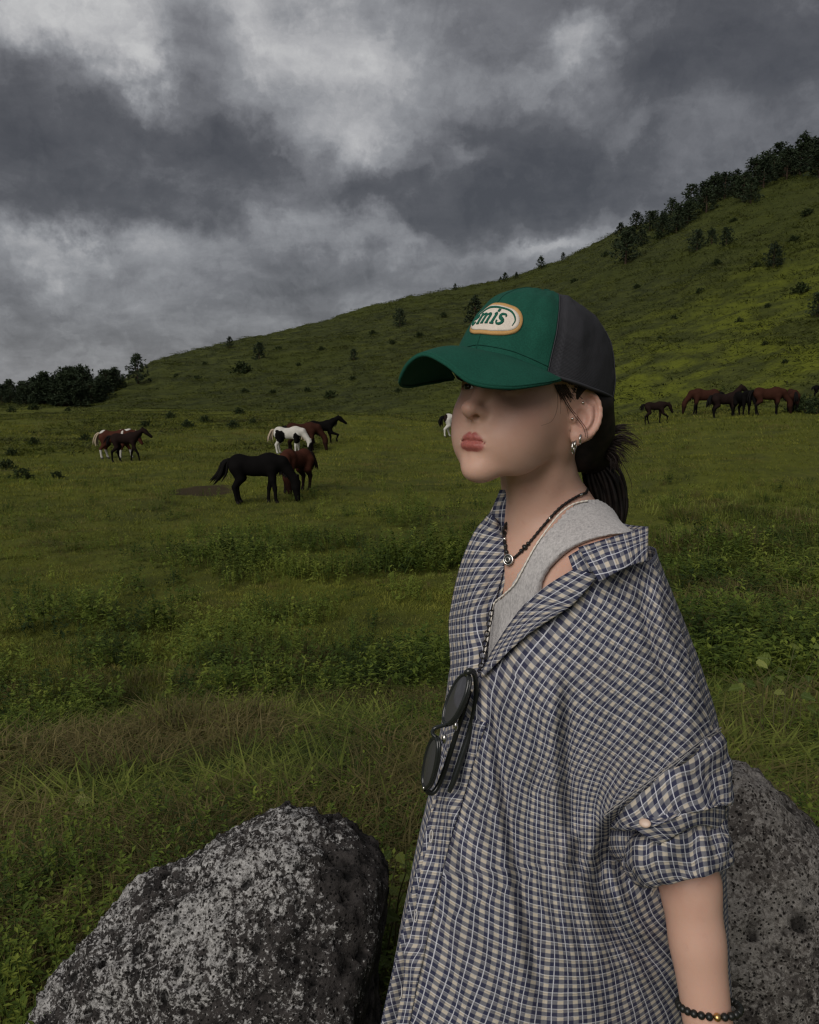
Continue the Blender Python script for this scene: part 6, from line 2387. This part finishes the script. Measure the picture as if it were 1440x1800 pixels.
# bracelet
BRAC = empty("bracelet", P(1243, 1776, .88), "bracelet of black stone beads with one gold bead, on the wrist", "bracelet")
axw = norm(WRI_L - ELB_L)
bc_ = WRI_L - axw * .010
w1 = norm(np.array([1.0, 0, -.03]) - axw * axw[0])
w2 = norm(np.cross(axw, w1))
NBEAD = 25
for k in range(NBEAD):
    a_ = 2 * np.pi * (k + .5) / NBEAD
    c_ = bc_ + .0345 * math.cos(a_) * w1 + .0310 * math.sin(a_) * w2 + axw * (.002 * math.cos(a_)) + w1 * .004
    tg = norm(-math.sin(a_) * w1 * .0345 + math.cos(a_) * w2 * .0310)
    rad = norm(np.cross(tg, axw))
    px_k = to_pix(c_)
    gold = abs(px_k[0] - 1266) < 5.6 and c_[1] < bc_[1]
    r_ = .0046
    o = MB().add(*ball(c_, 1.0, 14, 10, np.stack([rad * r_, axw * r_, tg * .0043]))).build("gold_bead" if gold else "bead", m_gold if gold else m_bead, BRAC)
# ================================================================== broad-leaved creepers among the grass
m_leaf, t = material("creeper_leaf", rough=0.55, spec=0.3)
oi = t.new('ShaderNodeObjectInfo').outputs['Random']
op = t.new('ShaderNodeTexCoord').outputs['Object']
c = t.ramp(oi, [(0.0, (0.055, 0.085, 0.014)), (0.5, (0.105, 0.140, 0.022)), (0.85, (0.19, 0.22, 0.042)), (1.0, (0.32, 0.34, 0.11))])
sxl = t.new('ShaderNodeSeparateXYZ')
t.l.new(op, sxl.inputs[0])
vein = t.maprange(t.math('ABSOLUTE', sxl.outputs[1]), .05, .0, 0, .5)
c = t.mix(vein, c, (0.17, 0.21, 0.09))
t.l.new(c, t.base)
t.l.new(t.bump(t.noise(op, 6, 3, .6), .4, .05), t.normal)
tr = t.new('ShaderNodeBsdfTranslucent')
t.l.new(c, tr.inputs['Color'])
mx = t.new('ShaderNodeMixShader')
mx.inputs[0].default_value = .25
t.l.new(t.b.outputs[0], mx.inputs[1])
t.l.new(tr.outputs[0], mx.inputs[2])
t.l.new(mx.outputs[0], t.n.get('Material Output').inputs[0])
m_stem, t = material("creeper_stem", (0.09, 0.085, 0.035), .8, .2)
# one lobed leaf, 1 unit long, folded a little along its midrib
lo_ = np.array([(0, 0), (.06, .20), (.22, .40), (.30, .30), (.48, .42), (.60, .26), (.80, .16), (1.0, 0)])
top_ = [(x_, y_, .10 * abs(y_) * 2 - .18 * x_ * x_) for x_, y_ in lo_]
bot_ = [(x_, -y_, .10 * abs(y_) * 2 - .18 * x_ * x_) for x_, y_ in lo_[1:-1]]
mid_ = [(x_, 0, -.18 * x_ * x_ - .02) for x_ in (.22, .48, .75)]
vv = top_ + bot_ + mid_
T_ = list(range(8))
B_ = [0] + list(range(8, 14)) + [7]
M0, M1, M2 = 14, 15, 16
ff_ = []
for side, S_ in ((0, T_), (1, B_)):
    q = [[S_[0], S_[1], S_[2], M0], [M0, S_[2], S_[3], S_[4]], [M0, S_[4], M1], [M1, S_[4], S_[5], M2], [M2, S_[5], S_[6]], [M2, S_[6], S_[7]]]
    ff_ += [x_ if side == 0 else x_[::-1] for x_ in q]
leaf0 = mesh_obj("leaf", np.array(vv, float), ff_, m_leaf)
LEAF_MESH = leaf0.data
bpy.data.objects.remove(leaf0)
prs = np.random.RandomState(17)


def creeper(pix, d, size, label):
    pts = [P(x_, y_, d + prs.normal() * .12) for x_, y_ in pix]
    c0 = np.mean(pts, 0)
    gz = float(ground_z(c0[0], c0[1]))
    root = empty("creeper", (c0[0], c0[1], gz), label, "plant")
    mb = MB()
    for p_ in pts:
        b0 = np.array([c0[0] + prs.normal() * .05, c0[1] + prs.normal() * .05, gz])
        m_ = (b0 + p_) / 2 + np.array([prs.normal() * .03, prs.normal() * .03, .06])
        mb.tube(catmull(np.array([b0, m_, p_]), 8), np.linspace(.0032, .0014, 8), 5)
    mb.build("stem", m_stem, root)
    for p_ in pts:
        for k in range(2):
            o = bpy.data.objects.new("leaf", LEAF_MESH)
            COL.objects.link(o)
            q = p_ + (prs.normal(size=3) * size * .5 if k else 0)
            s = size * prs.uniform(.7, 1.25)
            o.location = [float(x_) for x_ in q]
            o.scale = (s, s, s)
            o.rotation_euler = (prs.normal() * .5 + .3, prs.normal() * .45 + .15, prs.uniform(0, 6.28))
            attach(o, root)


creeper([(1330, 1170), (1356, 1158), (1396, 1140), (1402, 1162), (1376, 1176), (1302, 1192), (1356, 1190), (1400, 1192), (1424, 1196), (1408, 1222), (1436, 1152), (1362, 1216), (1312, 1200), (1430, 1235)], 4.3, .062,
        "pale-leaved creeper scrambling through the long grass beyond the grey-brown boulder")
creeper([(30, 1405), (55, 1410), (70, 1425), (40, 1436), (14, 1430), (76, 1442), (20, 1450), (150, 1380), (130, 1392), (5, 1415)], 3.3, .058,
        "creeper with pale pointed leaves in the grass beyond the lichened boulder")
creeper([(700, 1500), (716, 1528), (692, 1545), (704, 1572), (684, 1615), (694, 1650), (678, 1690), (700, 1610), (712, 1560), (690, 1520), (676, 1740)], 1.98, .042,
        "broad-leaved plant growing in the gap between the lichened boulder and the person")
creeper([(112, 1660), (128, 1648), (96, 1688), (62, 1742), (40, 1760), (84, 1715), (140, 1620)], 2.05, .040,
        "leafy creeper pressed against the flank of the lichened boulder")
